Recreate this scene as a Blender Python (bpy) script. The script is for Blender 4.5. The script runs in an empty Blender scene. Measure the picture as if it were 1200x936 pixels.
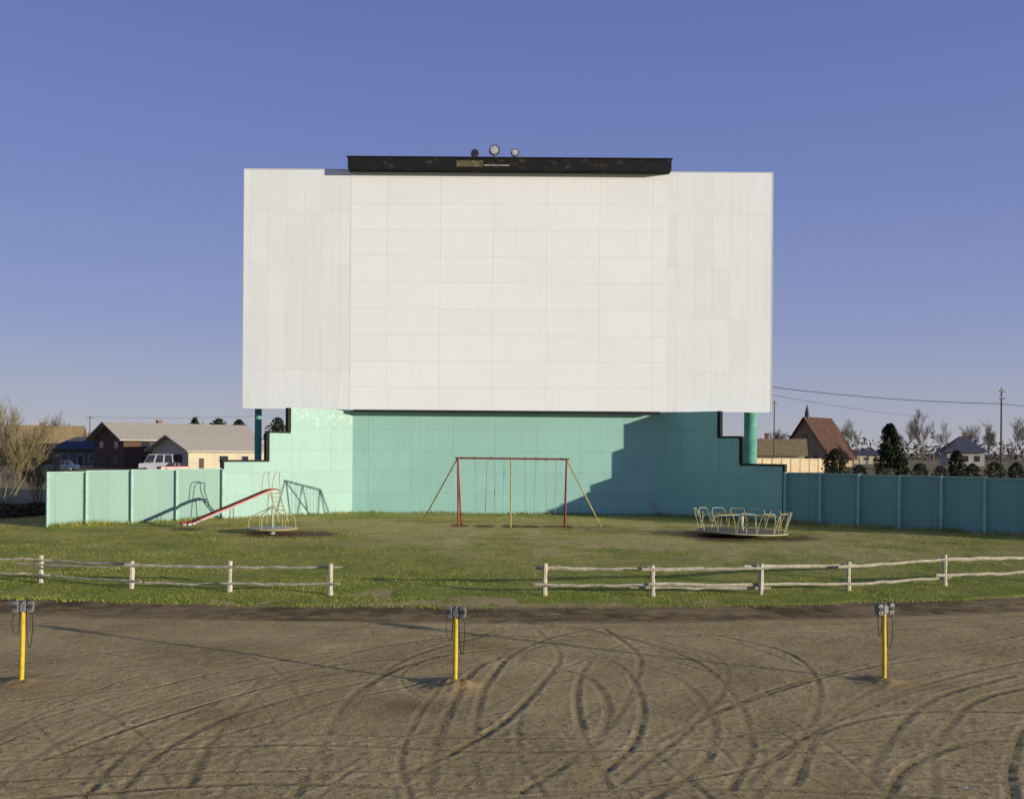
import bpy, bmesh, math, random
import numpy as np
from mathutils import Vector, Matrix
random.seed(7)
rng = np.random.default_rng(7)
S = bpy.context.scene
COL = S.collection
R = math.radians
F, H, YH = 1150.0, 3.74, 527.0
RO = R(0.42)
cR, sR = math.cos(RO), math.sin(RO)
AZ, EL = R(29), R(7.0)

# ------------------------------------------------------------------ survey helpers
def ray(px, py):
    dx, dy = px - 600, py - YH
    return (dx*cR + dy*sR)/F, -(dy*cR - dx*sR)/F
def at(px, py, d):
    u, v = ray(px, py)
    return Vector((u*d, d, H + v*d))
def gr(px, py):
    u, v = ray(px, py)
    d = -H/v
    return Vector((u*d, d, 0))

# ------------------------------------------------------------------ mesh builder
class MB:
    def __init__(s): s.v = []; s.f = []
    def add(s, vs, fs):
        o = len(s.v); s.v += [Vector(p) for p in vs]; s.f += [tuple(i+o for i in f) for f in fs]; return s
    def obox(s, o, a, b, c):
        o, a, b, c = Vector(o), Vector(a), Vector(b), Vector(c)
        return s.add([o, o+a, o+a+b, o+b, o+c, o+a+c, o+a+b+c, o+b+c],
                     [(0,3,2,1),(4,5,6,7),(0,1,5,4),(1,2,6,5),(2,3,7,6),(3,0,4,7)])
    def box(s, c, d, rz=0):
        m = Matrix.Rotation(rz, 3, 'Z')
        x, y, z = m @ Vector((d[0],0,0)), m @ Vector((0,d[1],0)), Vector((0,0,d[2]))
        return s.obox(Vector(c)-(x+y+z)/2, x, y, z)
    def path(s, pts, r, n=8, closed=False):
        pts = [Vector(p) for p in pts]; k = len(pts)
        rs = r if isinstance(r, (list, tuple)) else [r]*k
        vs = []; fs = []; u = None
        for i, p in enumerate(pts):
            if closed: t = pts[(i+1) % k] - pts[i-1]
            else: t = pts[min(i+1, k-1)] - pts[max(i-1, 0)]
            t.normalize()
            if u is None:
                u = t.cross(Vector((0,0,1)))
                if u.length < .05: u = t.cross(Vector((1,0,0)))
            else: u = u - t*u.dot(t)
            u.normalize(); w = t.cross(u)
            for j in range(n):
                a = 2*math.pi*j/n
                vs.append(p + (u*math.cos(a) + w*math.sin(a))*rs[i])
        for i in range(k if closed else k-1):
            i2 = (i+1) % k
            for j in range(n):
                j2 = (j+1) % n
                fs.append((i*n+j, i*n+j2, i2*n+j2, i2*n+j))
        if not closed:
            fs.append(tuple(range(n-1, -1, -1))); fs.append(tuple((k-1)*n+j for j in range(n)))
        return s.add(vs, fs)
    def tube(s, a, b, r0, r1=None, n=8): return s.path([a, b], [r0, r0 if r1 is None else r1], n)
    def prism(s, poly, e):
        k = len(poly); e = Vector(e); poly = [Vector(p) for p in poly]
        return s.add(poly + [p+e for p in poly],
                     [tuple(range(k-1,-1,-1)), tuple(range(k, 2*k))] + [(i, (i+1) % k, (i+1) % k+k, i+k) for i in range(k)])
    def lathe(s, c, prof, n=24, M=None):
        c = Vector(c); vs = []; fs = []; k = len(prof)
        for (r, z) in prof:
            for j in range(n):
                a = 2*math.pi*j/n
                p = Vector((r*math.cos(a), r*math.sin(a), z))
                vs.append(c + (M @ p if M else p))
        for i in range(k-1):
            for j in range(n):
                j2 = (j+1) % n
                fs.append((i*n+j, i*n+j2, (i+1)*n+j2, (i+1)*n+j))
        fs.append(tuple(range(n-1,-1,-1))); fs.append(tuple((k-1)*n+j for j in range(n)))
        return s.add(vs, fs)
    def build(s, name, m, parent=None, base=None, world=True, smooth=False, uv=None, bevel=0, recalc=True):
        """one mesh object; vertices given in world space when world, else local to the thing"""
        off = Vector((0,0,0))
        if parent is not None and world:
            root = parent
            while root.parent: root = root.parent
            off = root.location.copy()
        elif base is not None: off = Vector(base)
        me = bpy.data.meshes.new(name)
        me.from_pydata([tuple(v-off) for v in s.v], [], s.f)
        if recalc:
            bm = bmesh.new(); bm.from_mesh(me); bmesh.ops.recalc_face_normals(bm, faces=bm.faces); bm.to_mesh(me); bm.free()
        if uv:
            l = me.uv_layers.new(name='UVMap')
            for lp in me.loops:
                l.data[lp.index].uv = uv(me.vertices[lp.vertex_index].co + off)
        if smooth:
            me.polygons.foreach_set('use_smooth', [True]*len(me.polygons)); me.set_sharp_from_angle(angle=R(38))
        me.materials.append(m); me.update()
        o = bpy.data.objects.new(name, me); COL.objects.link(o)
        if parent is not None: o.parent = parent
        elif base is not None: o.location = off
        if bevel:
            b = o.modifiers.new('bevel', 'BEVEL'); b.width = bevel; b.segments = 2; b.limit_method = 'ANGLE'
        return o

def tag(o, label, cat, group=None):
    o['label'] = label; o['category'] = cat
    if group: o['group'] = group
    return o
def thing(name, label, cat, loc, rz=0, group=None):
    o = bpy.data.objects.new(name, None); o.empty_display_size = .3; COL.objects.link(o)
    o.location = loc; o.rotation_euler = (0, 0, rz)
    return tag(o, label, cat, group)
def copy_tree(o, parent=None):
    c = o.copy(); COL.objects.link(c)
    if parent is not None: c.parent = parent
    for ch in list(o.children): copy_tree(ch, c)
    return c
def structure(o): o['kind'] = 'structure'; return o

# ------------------------------------------------------------------ materials
def new_mat(name, rough=.85, spec=.3):
    m = bpy.data.materials.new(name); m.use_nodes = True
    nt = m.node_tree; b = nt.nodes['Principled BSDF']
    b.inputs['Roughness'].default_value = rough
    b.inputs['Specular IOR Level'].default_value = spec
    return m, nt, b
def N(nt, t, ins=None, **kw):
    n = nt.nodes.new(t)
    for k, v in kw.items(): setattr(n, k, v)
    for k, v in (ins or {}).items():
        if isinstance(v, bpy.types.NodeSocket): nt.links.new(v, n.inputs[k])
        else: n.inputs[k].default_value = v
    return n
def c4(c): return (c[0], c[1], c[2], 1)
def mixc(nt, fac, a, b, mode='MIX'):
    n = nt.nodes.new('ShaderNodeMix'); n.data_type = 'RGBA'; n.blend_type = mode
    for i, v in ((0, fac), (6, a), (7, b)):
        if isinstance(v, bpy.types.NodeSocket): nt.links.new(v, n.inputs[i])
        else: n.inputs[i].default_value = v if i == 0 else c4(v)
    return n.outputs[2]
def ramp(nt, fac, lo, hi):
    n = N(nt, 'ShaderNodeMapRange', {0: fac, 1: lo, 2: hi}); return n.outputs[0]
def mth(nt, op, a, b=0.0):
    n = nt.nodes.new('ShaderNodeMath'); n.operation = op
    for i, v in ((0, a), (1, b)):
        if isinstance(v, bpy.types.NodeSocket): nt.links.new(v, n.inputs[i])
        else: n.inputs[i].default_value = v
    return n.outputs[0]
def noise(nt, vec, scale, detail=4, rough=.55):
    return N(nt, 'ShaderNodeTexNoise', {'Vector': vec, 'Scale': scale, 'Detail': detail, 'Roughness': rough}).outputs['Fac']
def bump(nt, b, h, strength, dist):
    n = N(nt, 'ShaderNodeBump', {'Height': h, 'Strength': strength, 'Distance': dist}); nt.links.new(n.outputs[0], b.inputs['Normal'])
def mul(c, k): return tuple(min(1, x*k) for x in c)

def mat(name, col, rough=.8, var=.2, scale=2.0, wear=None, wearamt=.35, metal=0, bmp=0, bscale=30, spec=.3):
    m, nt, b = new_mat(name, rough, spec)
    tc = N(nt, 'ShaderNodeTexCoord').outputs['Object']
    f = ramp(nt, noise(nt, tc, scale, 6, .6), .3, .7)
    c = mixc(nt, f, mul(col, 1-var), mul(col, 1+var))
    if wear:
        w = ramp(nt, noise(nt, tc, scale*4, 5, .65), .72-wearamt*.4, .78-wearamt*.4)
        c = mixc(nt, w, c, wear)
    nt.links.new(c, b.inputs['Base Color']); b.inputs['Metallic'].default_value = metal
    if bmp: bump(nt, b, noise(nt, tc, bscale, 5), bmp, .02)
    return m

def panel_mat(name, col, bw, bh, seam, var=.06, streak=.12, seamw=.012, peel=None, ox=0.0, oz=0.0, stain=(.25,.22,.18), offs=0.0, stainamt=.4, stainlo=.765):
    """sheet panels nailed up in rows; seams, sheet to sheet tint, run-off streaks and flaking"""
    m, nt, b = new_mat(name, .95, .06)
    uv = N(nt, 'ShaderNodeTexCoord').outputs['UV']
    mp = N(nt, 'ShaderNodeMapping', {'Vector': uv, 'Location': (ox, oz, 0)}).outputs[0]
    br = N(nt, 'ShaderNodeTexBrick', {'Vector': mp, 'Color1': c4(mul(col, 1-var)), 'Color2': c4(mul(col, 1+var*.6)), 'Mortar': c4(seam),
           'Scale': 1.0, 'Mortar Size': seamw, 'Mortar Smooth': .3, 'Brick Width': bw, 'Row Height': bh}, offset=offs, squash=1.0)
    st = N(nt, 'ShaderNodeMapping', {'Vector': uv, 'Scale': (3.0, .25, 1)}).outputs[0]
    s1 = ramp(nt, noise(nt, st, 1.6, 6, .65), .42, .8)
    c = mixc(nt, mth(nt, 'MULTIPLY', s1, streak), br.outputs['Color'], mul(col, .62))
    s2 = ramp(nt, noise(nt, uv, .35, 6, .6), .45, .75)
    c = mixc(nt, mth(nt, 'MULTIPLY', s2, streak*.8), c, mul(col, .72))
    sp = ramp(nt, noise(nt, uv, 5.5, 3, .5), stainlo, stainlo+.025)
    c = mixc(nt, mth(nt, 'MULTIPLY', sp, stainamt), c, stain)
    if peel:
        (pc, lo, amt) = peel
        z = N(nt, 'ShaderNodeSeparateXYZ', {0: uv}).outputs[1]
        zz = ramp(nt, z, lo, lo+1.4)
        pk = ramp(nt, mth(nt, 'ADD', noise(nt, uv, 3.2, 8, .75), mth(nt, 'MULTIPLY', zz, .12)), amt, amt+.1)
        c = mixc(nt, mth(nt, 'MULTIPLY', pk, .7), c, pc)
    nt.links.new(c, b.inputs['Base Color'])
    bump(nt, b, mth(nt, 'ADD', mth(nt, 'MULTIPLY', br.outputs['Fac'], -.6), mth(nt, 'MULTIPLY', noise(nt, uv, 1.1, 3), 1.0)), .3, .02)
    return m

TEAL = (.345, .605, .53)
M = {}
M['screen'] = panel_mat('screen_white', (.86, .88, .855), 3.02, 1.49, (.69, .70, .675), .016, .13, .014, None, 0.4, .2, stainlo=.75)
M['screen_side'] = panel_mat('screen_side_white', (.82, .845, .83), 1.01, 2.98, (.70, .715, .70), .03, .19, .012, None, 0.2, .7, stainlo=.75)
M['teal_wall'] = panel_mat('teal_wall', TEAL, 2.44, 1.22, (.25, .45, .395), .035, .27, .013, ((.58,.66,.62), 4.4, .80))
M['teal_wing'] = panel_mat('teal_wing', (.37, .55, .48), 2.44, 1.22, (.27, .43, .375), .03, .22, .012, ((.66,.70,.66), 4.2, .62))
M['teal_wing_dark'] = panel_mat('teal_wing_dark', (.31, .58, .495), 2.44, 1.22, (.21, .40, .345), .035, .27, .014, ((.5,.6,.55), 4.4, .76))  # right wing's copy of the teal, with its shade put into the colour
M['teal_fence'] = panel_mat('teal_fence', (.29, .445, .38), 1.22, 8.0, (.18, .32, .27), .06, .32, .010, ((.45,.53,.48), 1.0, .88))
M['teal_fence_dark'] = panel_mat('teal_fence_dark', (.225, .425, .35), 1.22, 8.0, (.14, .29, .24), .06, .38, .010, ((.4,.5,.44), 1.0, .88))  # darker copy of the fence teal; the right fence's shade is coloured in
M['teal_post'] = mat('teal_post', (.36, .53, .46), .9, .15, 3, (.42,.48,.42), .2, spec=.1)
M['teal_steel'] = mat('teal_steel', (.13, .36, .29), .7, .3, 2, (.14,.12,.08), .25, spec=.2)
M['black'] = mat('black_tar', (.018, .017, .017), .85, .4, 3)
M['lampgrey'] = mat('lamp_grey', (.34, .35, .35), .45, .2, 6, None, .3, .6)
M['lens'] = mat('lens_pale', (.46, .47, .44), .12, .3, 14, spec=.6)
M['lens_dark'] = mat('lens_dark', (.03, .033, .036), .2, .2, 8, spec=.6)
M['oldwood'] = mat('weathered_wood', (.46, .41, .32), .9, .35, 5, (.22,.18,.13), .40, bmp=.7, bscale=25)
M['postwood'] = mat('weathered_post', (.52, .47, .37), .9, .28, 6, (.25,.21,.15), .36, bmp=.7, bscale=25)
M['yellow'] = mat('yellow_paint', (.60, .43, .035), .65, .2, 7, (.25,.17,.06), .25)
M['yellow_old'] = mat('faded_yellow_paint', (.45, .36, .12), .75, .25, 4, (.24,.17,.1), .36)
M['red'] = mat('red_paint', (.27, .045, .033), .65, .25, 5, (.17,.09,.06), .3)
M['slide_red'] = mat('slide_red', (.38, .07, .05), .6, .25, 2, (.36,.22,.17), .26)
M['slide_pale'] = mat('slide_pale', (.46, .45, .41), .65, .25, 3, (.26,.2,.15), .32)
M['aqua'] = mat('aqua_paint', (.28, .40, .37), .65, .25, 3, (.33,.28,.2), .38)
M['paleyellow'] = mat('pale_yellow_paint', (.50, .44, .22), .65, .2, 3, (.30,.22,.13), .38)
M['palegreen'] = mat('pale_yellow_green_paint', (.42, .43, .25), .65, .2, 3, (.30,.22,.13), .38)
M['palewhite'] = mat('faded_white_paint', (.48, .45, .36), .65, .2, 3, (.28,.21,.14), .36)
M['deck'] = mat('worn_deck', (.17, .15, .105), .85, .35, 3, (.13,.095,.06), .42)
M['rust'] = mat('rusty_steel', (.16, .10, .065), .8, .3, 6)
M['chain'] = mat('chain_steel', (.30, .26, .18), .6, .2, 20, None, .3, .2)
M['belt'] = mat('black_rubber', (.03, .03, .03), .7, .3, 10)
M['speaker'] = mat('cast_grey_metal', (.17, .175, .175), .55, .3, 20, (.10,.085,.07), .3, .3, spec=.4)
M['grille'] = mat('dark_grille', (.04, .04, .04), .6, .3, 40)
M['cord'] = mat('black_cord', (.03, .028, .026), .6, .2, 10)
M['polewood'] = mat('pole_wood', (.12, .09, .065), .9, .3, 3)
M['wire'] = mat('black_wire', (.02, .02, .022), .6, .2, 1)
M['bark'] = mat('bark', (.20, .155, .10), .95, .3, 3)
M['twig'] = mat('twigs', (.23, .19, .10), .95, .3, 1.5)
M['twig_far'] = mat('grey_twigs', (.165, .14, .11), .95, .25, .6)
M['glass'] = mat('window_glass', (.025, .03, .04), .08, .3, 2, spec=.7)
M['white_trim'] = mat('white_trim', (.6, .59, .56), .7, .1, 2)
M['dark_trim'] = mat('dark_trim', (.16, .12, .09), .7, .1, 2)
M['brown_wall'] = mat('brown_siding', (.11, .065, .043), .85, .2, .6)
M['cream_wall'] = mat('cream_siding', (.54, .47, .34), .85, .1, .6)
M['tan_wall'] = mat('tan_brick', (.36, .25, .15), .9, .2, 1.2)
M['grey_wall'] = mat('grey_siding', (.17, .155, .145), .85, .15, .6)
M['white_wall'] = mat('white_siding', (.42, .41, .40), .85, .1, .6)
M['pale_roof'] = mat('pale_shingles', (.47, .42, .33), .9, .12, 1.5)
M['blue_roof'] = mat('slate_blue_shingles', (.075, .08, .11), .9, .2, 1.2)
M['tan_roof'] = mat('tan_shingles', (.34, .25, .12), .9, .2, 1.2)
M['rust_roof'] = mat('rust_brown_shingles', (.098, .050, .034), .9, .3, .7)
M['brick'] = mat('chimney_brick', (.25, .12, .08), .9, .2, 3)
M['garage'] = mat('garage_dark', (.05, .05, .042), .8, .2, 1)  # dark colour stands for the shade inside the open carport
M['pale_fence'] = mat('pale_planks', (.60, .49, .31), .9, .2, 1.5)
M['van_white'] = mat('van_white', (.46, .47, .48), .3, .05, 1, spec=.5)
M['car_red'] = mat('car_red', (.26, .022, .026), .3, .1, 1, spec=.5)
M['car_blue'] = mat('car_blue', (.045, .09, .15), .3, .1, 1, spec=.5)
M['tyre'] = mat('tyre', (.02, .02, .02), .9, .2, 3)
M['rim'] = mat('rim', (.45, .45, .46), .4, .1, 3, None, .3, .6)
M['lamp_glass'] = mat('headlight_glass', (.6, .6, .55), .1, .1, 3, spec=.6)
M['paper'] = mat('paper', (.55, .53, .47), .9, .1, 8)

def leaf_mat(name, a, b_, straw=None):
    m, nt, b = new_mat(name, .9, .1)
    g = N(nt, 'ShaderNodeNewGeometry')
    c = mixc(nt, g.outputs['Random Per Island'], a, b_)
    if straw:
        n1 = ramp(nt, noise(nt, g.outputs['Position'], .22, 6, .68), .38, .60)
        far = ramp(nt, N(nt, 'ShaderNodeSeparateXYZ', {0: g.outputs['Position']}).outputs[1], 26, 44)
        at_ = N(nt, 'ShaderNodeAttribute', attribute_name='straw').outputs['Fac']
        f = mth(nt, 'MULTIPLY', n1, mth(nt, 'ADD', mth(nt, 'MULTIPLY', far, .35), .38))
        f = mth(nt, 'MAXIMUM', f, at_)
        c = mixc(nt, f, c, straw)
        n2 = ramp(nt, noise(nt, g.outputs['Position'], 1.3, 5, .7), .35, .65)
        c = mixc(nt, mth(nt, 'MULTIPLY', n2, .45), c, mul(a, .6))
    nt.links.new(c, b.inputs['Base Color'])
    return m
M['needles'] = leaf_mat('dark_needles', (.012, .022, .012), (.045, .06, .028))
M['shrub'] = leaf_mat('juniper_leaves', (.02, .029, .015), (.07, .075, .036))
M['far_leaf'] = leaf_mat('far_twig_mass', (.085, .075, .068), (.16, .135, .115))
M['brush'] = leaf_mat('dry_brush', (.07, .05, .03), (.16, .12, .07))  # leaf colour of the brush added over the dark ground
M['grass'] = leaf_mat('grass_blades', (.17, .245, .026), (.34, .375, .055), (.56, .45, .165))

# lot
m, nt, b = new_mat('muddy_gravel', 1.0, .05)
P = N(nt, 'ShaderNodeNewGeometry').outputs['Position']
damp = N(nt, 'ShaderNodeAttribute', attribute_name='damp').outputs['Fac']
rut = N(nt, 'ShaderNodeAttribute', attribute_name='rut').outputs['Fac']
ridge = N(nt, 'ShaderNodeAttribute', attribute_name='ridge').outputs['Fac']
c = mixc(nt, ramp(nt, noise(nt, P, .45, 9, .7), .34, .64), (.41, .295, .115), (.66, .49, .22))
c = mixc(nt, mth(nt, 'MULTIPLY', ramp(nt, noise(nt, P, 16, 7, .8), .46, .65), .6), c, (.23, .16, .062))
c = mixc(nt, mth(nt, 'MULTIPLY', ramp(nt, noise(nt, P, 42, 4, .75), .54, .66), .7), c, (.88, .70, .41))
c = mixc(nt, mth(nt, 'MULTIPLY', ridge, .5), c, (.84, .66, .34))
c = mixc(nt, mth(nt, 'MULTIPLY', rut, .9), c, (.125, .084, .036))
c = mixc(nt, damp, c, (.12, .08, .038))
nt.links.new(c, b.inputs['Base Color'])
bump(nt, b, mth(nt, 'ADD', noise(nt, P, 30, 6, .8), mth(nt, 'MULTIPLY', noise(nt, P, 90, 3, .7), .9)), .85, .012)
M['lot'] = m
# lawn soil
m, nt, b = new_mat('lawn_soil', .95, .1)
P = N(nt, 'ShaderNodeNewGeometry').outputs['Position']
dirt = N(nt, 'ShaderNodeAttribute', attribute_name='dirt').outputs['Fac']
straw = N(nt, 'ShaderNodeAttribute', attribute_name='straw').outputs['Fac']
far = ramp(nt, N(nt, 'ShaderNodeSeparateXYZ', {0: P}).outputs[1], 26, 44)
base = mixc(nt, far, (.22, .295, .034), (.25, .285, .038))
dry = mixc(nt, far, (.42, .41, .085), (.52, .43, .13))
c = mixc(nt, ramp(nt, noise(nt, P, .35, 9, .7), .36, .60), base, dry)
sf = mth(nt, 'MULTIPLY', straw, ramp(nt, noise(nt, P, 3.5, 7, .75), .34, .54))
c = mixc(nt, sf, c, (.67, .54, .22))
c = mixc(nt, mth(nt, 'MULTIPLY', ramp(nt, noise(nt, P, 8, 6, .75), .44, .64), .65), c, (.12, .145, .026))
df = ramp(nt, mth(nt, 'ADD', mth(nt, 'MULTIPLY', noise(nt, P, 3, 7, .75), .6), dirt), .72, .98)
c = mixc(nt, df, c, (.17, .115, .058))
nt.links.new(c, b.inputs['Base Color'])
bump(nt, b, noise(nt, P, 20, 6, .75), .9, .03)
M['lawn'] = m
# open ground
m, nt, b = new_mat('open_fields', .95, .1)
P = N(nt, 'ShaderNodeNewGeometry').outputs['Position']
c = mixc(nt, ramp(nt, noise(nt, P, .012, 6, .55), .4, .6), (.28, .20, .095), (.42, .34, .14))
c = mixc(nt, mth(nt, 'MULTIPLY', ramp(nt, noise(nt, P, .3, 6, .6), .4, .7), .45), c, (.16, .12, .06))
nt.links.new(c, b.inputs['Base Color'])
M['field'] = m
# hood with flaked paint
m, nt, b = new_mat('hood_black', .85, .15)
tc = N(nt, 'ShaderNodeTexCoord').outputs['Object']
mp = N(nt, 'ShaderNodeMapping', {'Vector': tc, 'Scale': (.7, 1, 2.0)}).outputs[0]
c = mixc(nt, ramp(nt, noise(nt, mp, 2.2, 8, .8), .55, .64), (.016, .016, .017), (.09, .074, .054))
nt.links.new(c, b.inputs['Base Color']); M['hood'] = m
M['hood_patch'] = mat('flaked_board', (.16, .14, .07), .85, .5, 3.5, (.03,.028,.025), .5)
M['hood_strip'] = mat('flaked_strip', (.34, .33, .25), .85, .4, 5, (.03,.028,.025), .3)

# ------------------------------------------------------------------ numpy noise
LAT = rng.random((256, 256))
def vnoise(x, y):
    xi = np.floor(x).astype(int); yi = np.floor(y).astype(int)
    fx = x-xi; fy = y-yi; fx = fx*fx*(3-2*fx); fy = fy*fy*(3-2*fy)
    a = LAT[xi & 255, yi & 255]; b_ = LAT[(xi+1) & 255, yi & 255]; c_ = LAT[xi & 255, (yi+1) & 255]; d_ = LAT[(xi+1) & 255, (yi+1) & 255]
    return (a*(1-fx)+b_*fx)*(1-fy) + (c_*(1-fx)+d_*fx)*fy - .5
def fbm(x, y, s, o=4):
    r = 0; a = 1.0
    for k in range(o): r = r + a*vnoise(x*s + 17.3*k, y*s + 5.1*k); s *= 2.03; a *= .5
    return r
def grid_obj(name, X, Y, Z, m, attrs={}):
    nr, nc = X.shape
    co = np.stack([X, Y, Z], -1).reshape(-1, 3).astype(np.float32)
    i = np.arange(nr*nc).reshape(nr, nc)
    q = np.stack([i[:-1,:-1], i[:-1,1:], i[1:,1:], i[1:,:-1]], -1).reshape(-1, 4)
    return raw_mesh(name, co, q, m, attrs, True)
def raw_mesh(name, co, q, m, attrs={}, smooth=False):
    me = bpy.data.meshes.new(name); k = q.shape[1]
    me.vertices.add(len(co)); me.vertices.foreach_set('co', co.astype(np.float32).ravel())
    me.loops.add(q.size); me.loops.foreach_set('vertex_index', q.astype(np.int32).ravel())
    me.polygons.add(len(q)); me.polygons.foreach_set('loop_start', np.arange(0, q.size, k, dtype=np.int32))
    me.polygons.foreach_set('loop_total', np.full(len(q), k, dtype=np.int32))
    if smooth: me.polygons.foreach_set('use_smooth', np.ones(len(q), dtype=bool))
    me.update(calc_edges=True); me.validate()
    for n_, v_ in attrs.items():
        a = me.attributes.new(n_, 'FLOAT', 'POINT'); a.data.foreach_set('value', np.asarray(v_, dtype=np.float32).ravel())
    me.materials.append(m)
    o = bpy.data.objects.new(name, me); COL.objects.link(o); return o

# ------------------------------------------------------------------ ground
EA = .4
def edge(x): return 22.9 + .0095*np.minimum(np.abs(x), 20)**2 + .05*np.clip(x, -20, 20)

g = MB(); g.add([(-4000,-400,-.12),(4000,-400,-.12),(4000,6000,-.12),(-4000,6000,-.12)], [(0,1,2,3)])
structure(g.build('ground', M['field'], base=(0,0,0)))

GS = .028
xs = np.concatenate([np.linspace(-70,-15,56)[:-1], np.arange(-15, 15, GS), np.linspace(15, 70, 56)])
ds = np.concatenate([np.linspace(-30, 8.5, 40)[:-1], np.arange(8.5, 25.5, GS), np.linspace(25.5, 29, 8)])
X, Y = np.meshgrid(xs, ds)
inner = np.clip((14.5-np.abs(X))/2, 0, 1)*np.clip((Y-8.5)/1, 0, 1)*np.clip((26-Y)/1, 0, 1)
Z = .04*fbm(X, Y, .22, 3) + .009*fbm(X, Y, 1.1, 3) + .004*fbm(X, Y, 4.5, 3)*(0.5+1.2*np.clip(fbm(X, Y, .3, 2)+.3, 0, 1)) + .006*fbm(X, Y, 14, 1)*(.6+.8*np.clip(fbm(X, Y, .4, 2)+.4, 0, 1))
rutm = np.zeros_like(Z); ridm = np.zeros_like(Z)
rut_px = [
 ([(545,915),(600,885),(655,845),(690,800),(702,765),(670,738)], 1.0),
 ([(780,915),(812,870),(806,815),(760,770),(660,742),(560,735)], 1.1),
 ([(690,925),(760,880),(772,830),(735,790),(650,765)], .8),
 ([(300,915),(325,850),(380,800),(470,765),(600,748)], 1.0),
 ([(425,930),(445,870),(480,815),(520,775),(600,750)], .9),
 ([(0,792),(120,775),(250,762),(380,752),(520,742)], .9),
 ([(0,880),(140,835),(290,795),(420,770)], .9),
 ([(-40,915),(300,893),(600,902),(900,900),(1240,918)], 1.0),
 ([(-40,893),(300,880),(620,884),(940,884),(1240,896)], .7),
 ([(880,850),(960,815),(1080,780),(1240,750)], .9),
 ([(830,880),(930,830),(1060,790),(1240,765)], .8),
 ([(800,930),(880,850),(905,800),(880,765),(800,745)], .8),
 ([(1240,850),(1100,850),(1000,880),(950,930)], .9),
 ([(640,930),(620,860),(625,800),(660,760),(740,740),(860,735)], .9),
 ([(1010,930),(1030,860),(1090,810),(1200,785)], .9),
 ([(1100,935),(1110,880),(1150,830),(1240,800)], .8),
 ([(180,930),(230,870),(330,820),(470,790)], .8),
 ([(60,930),(120,880),(230,830),(400,790),(560,775)], .8),
 ([(560,935),(540,880),(560,820),(610,780),(700,752),(850,742)], .7),
 ([(-20,728),(300,734),(600,737),(900,734),(1220,722)], .9),
 ([(-20,720),(300,727),(600,729),(900,726),(1220,714)], .8),
]
def crom(pts, n):
    pts = [pts[0]*2-pts[1]] + pts + [pts[-1]*2-pts[-2]]; out = []
    for i in range(1, len(pts)-2):
        p0, p1, p2, p3 = pts[i-1:i+3]
        for k in range(n):
            t = k/n
            out.append(.5*((2*p1)+(p2-p0)*t+(2*p0-5*p1+4*p2-p3)*t*t+(3*p1-p0-3*p2+p3)*t**3))
    return out + [pts[-2]]
rr_ = random.Random(12)
tracks = [([gr(*p) for p in pl], amp*.95, rr_.choice((.06, .07, .08)), .7) for pl, amp in rut_px]
for k in range(58):      # years of cars turning in off the drive and round the posts
    cx, cy = rr_.uniform(-12, 12), rr_.uniform(5, 17); ra, rb = rr_.uniform(4, 13), rr_.uniform(3, 9)
    a0 = rr_.uniform(0, 6.28); sp = rr_.uniform(.9, 2.0)
    pts = [Vector((cx+ra*math.cos(a0+sp*i/4), cy+rb*math.sin(a0+sp*i/4), 0)) for i in range(5)]
    tracks.append((pts, rr_.uniform(.35, .75), rr_.choice((.035, .05, .065)), .6))
for wpts, amp, hw, keepf in tracks:
    pts = crom(wpts, 60)
    ph = rr_.uniform(0, 6.28); pit = rr_.uniform(.11, .2)
    for off in (-.72, .72):
        L = 0
        for i in range(1, len(pts)-1):
            t = (pts[i+1]-pts[i-1]).normalized(); nrm = Vector((-t.y, t.x, 0))
            seg = (pts[i+1]-pts[i]).length; steps = max(1, int(seg/.05))
            for s_ in range(steps):
                p = pts[i].lerp(pts[i+1], s_/steps) + nrm*off; L += seg/steps
                if abs(p.x) > 14.4 or p.y < 8.8 or p.y > 25.2: continue
                fade = keepf+(1-keepf)*math.sin(L*.5+off*3+ph)
                a0, a1 = np.searchsorted(xs, [p.x-.2, p.x+.2]); b0, b1 = np.searchsorted(ds, [p.y-.2, p.y+.2])
                dx = X[b0:b1, a0:a1]-p.x; dy = Y[b0:b1, a0:a1]-p.y
                lt_ = dx*nrm.x+dy*nrm.y; lat = np.abs(lt_); lon = np.abs(dx*t.x+dy*t.y)
                tread = .75+.25*math.sin(L*2*math.pi/pit)
                w = np.clip(1-(lat/hw)**2, 0, 1)*(lon < .06)*amp*fade*tread*(.75+.25*np.cos(lt_*2*math.pi/.07))
                rr = rutm[b0:b1, a0:a1]; np.maximum(rr, w, out=rr)
                rim = np.exp(-((lat-hw-.03)/.022)**2)*(lon < .06)*amp*fade
                r2_ = ridm[b0:b1, a0:a1]; np.maximum(r2_, rim, out=r2_)
brk = np.clip(.88+.7*fbm(X, Y, .5, 2)+.8*fbm(X, Y, 6, 3), .15, 1)
rutm = rutm*brk; ridm = ridm*brk*(1-np.clip(rutm*2, 0, 1))
Z = Z - .0115*rutm + .006*ridm*(.6+1.8*fbm(X, Y, 10, 2))
pp = [gr(25,800), gr(533,803), gr(1036,797)]
damp = np.zeros_like(Z)
for i, p in enumerate(pp):
    r2 = (X-p.x)**2+(Y-p.y)**2
    Z = Z + (.11 if i == 1 else .06)*np.exp(-r2/(.13 if i == 1 else .09))*(1+.5*fbm(X, Y, 7, 2))
    damp = np.maximum(damp, .5*np.exp(-r2/.4))
e_ = edge(X)
band = np.clip((Y-(e_-1.9))/.4, 0, 1)*np.clip((e_+.6-Y)/.5, 0, 1)
damp = np.maximum(damp, band*(.74+.5*fbm(X, Y, .6, 3)))
pd = gr(480,825); damp = np.maximum(damp, .5*np.exp(-((X-pd.x)/1.0)**2-((Y-pd.y)/.7)**2))
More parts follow.
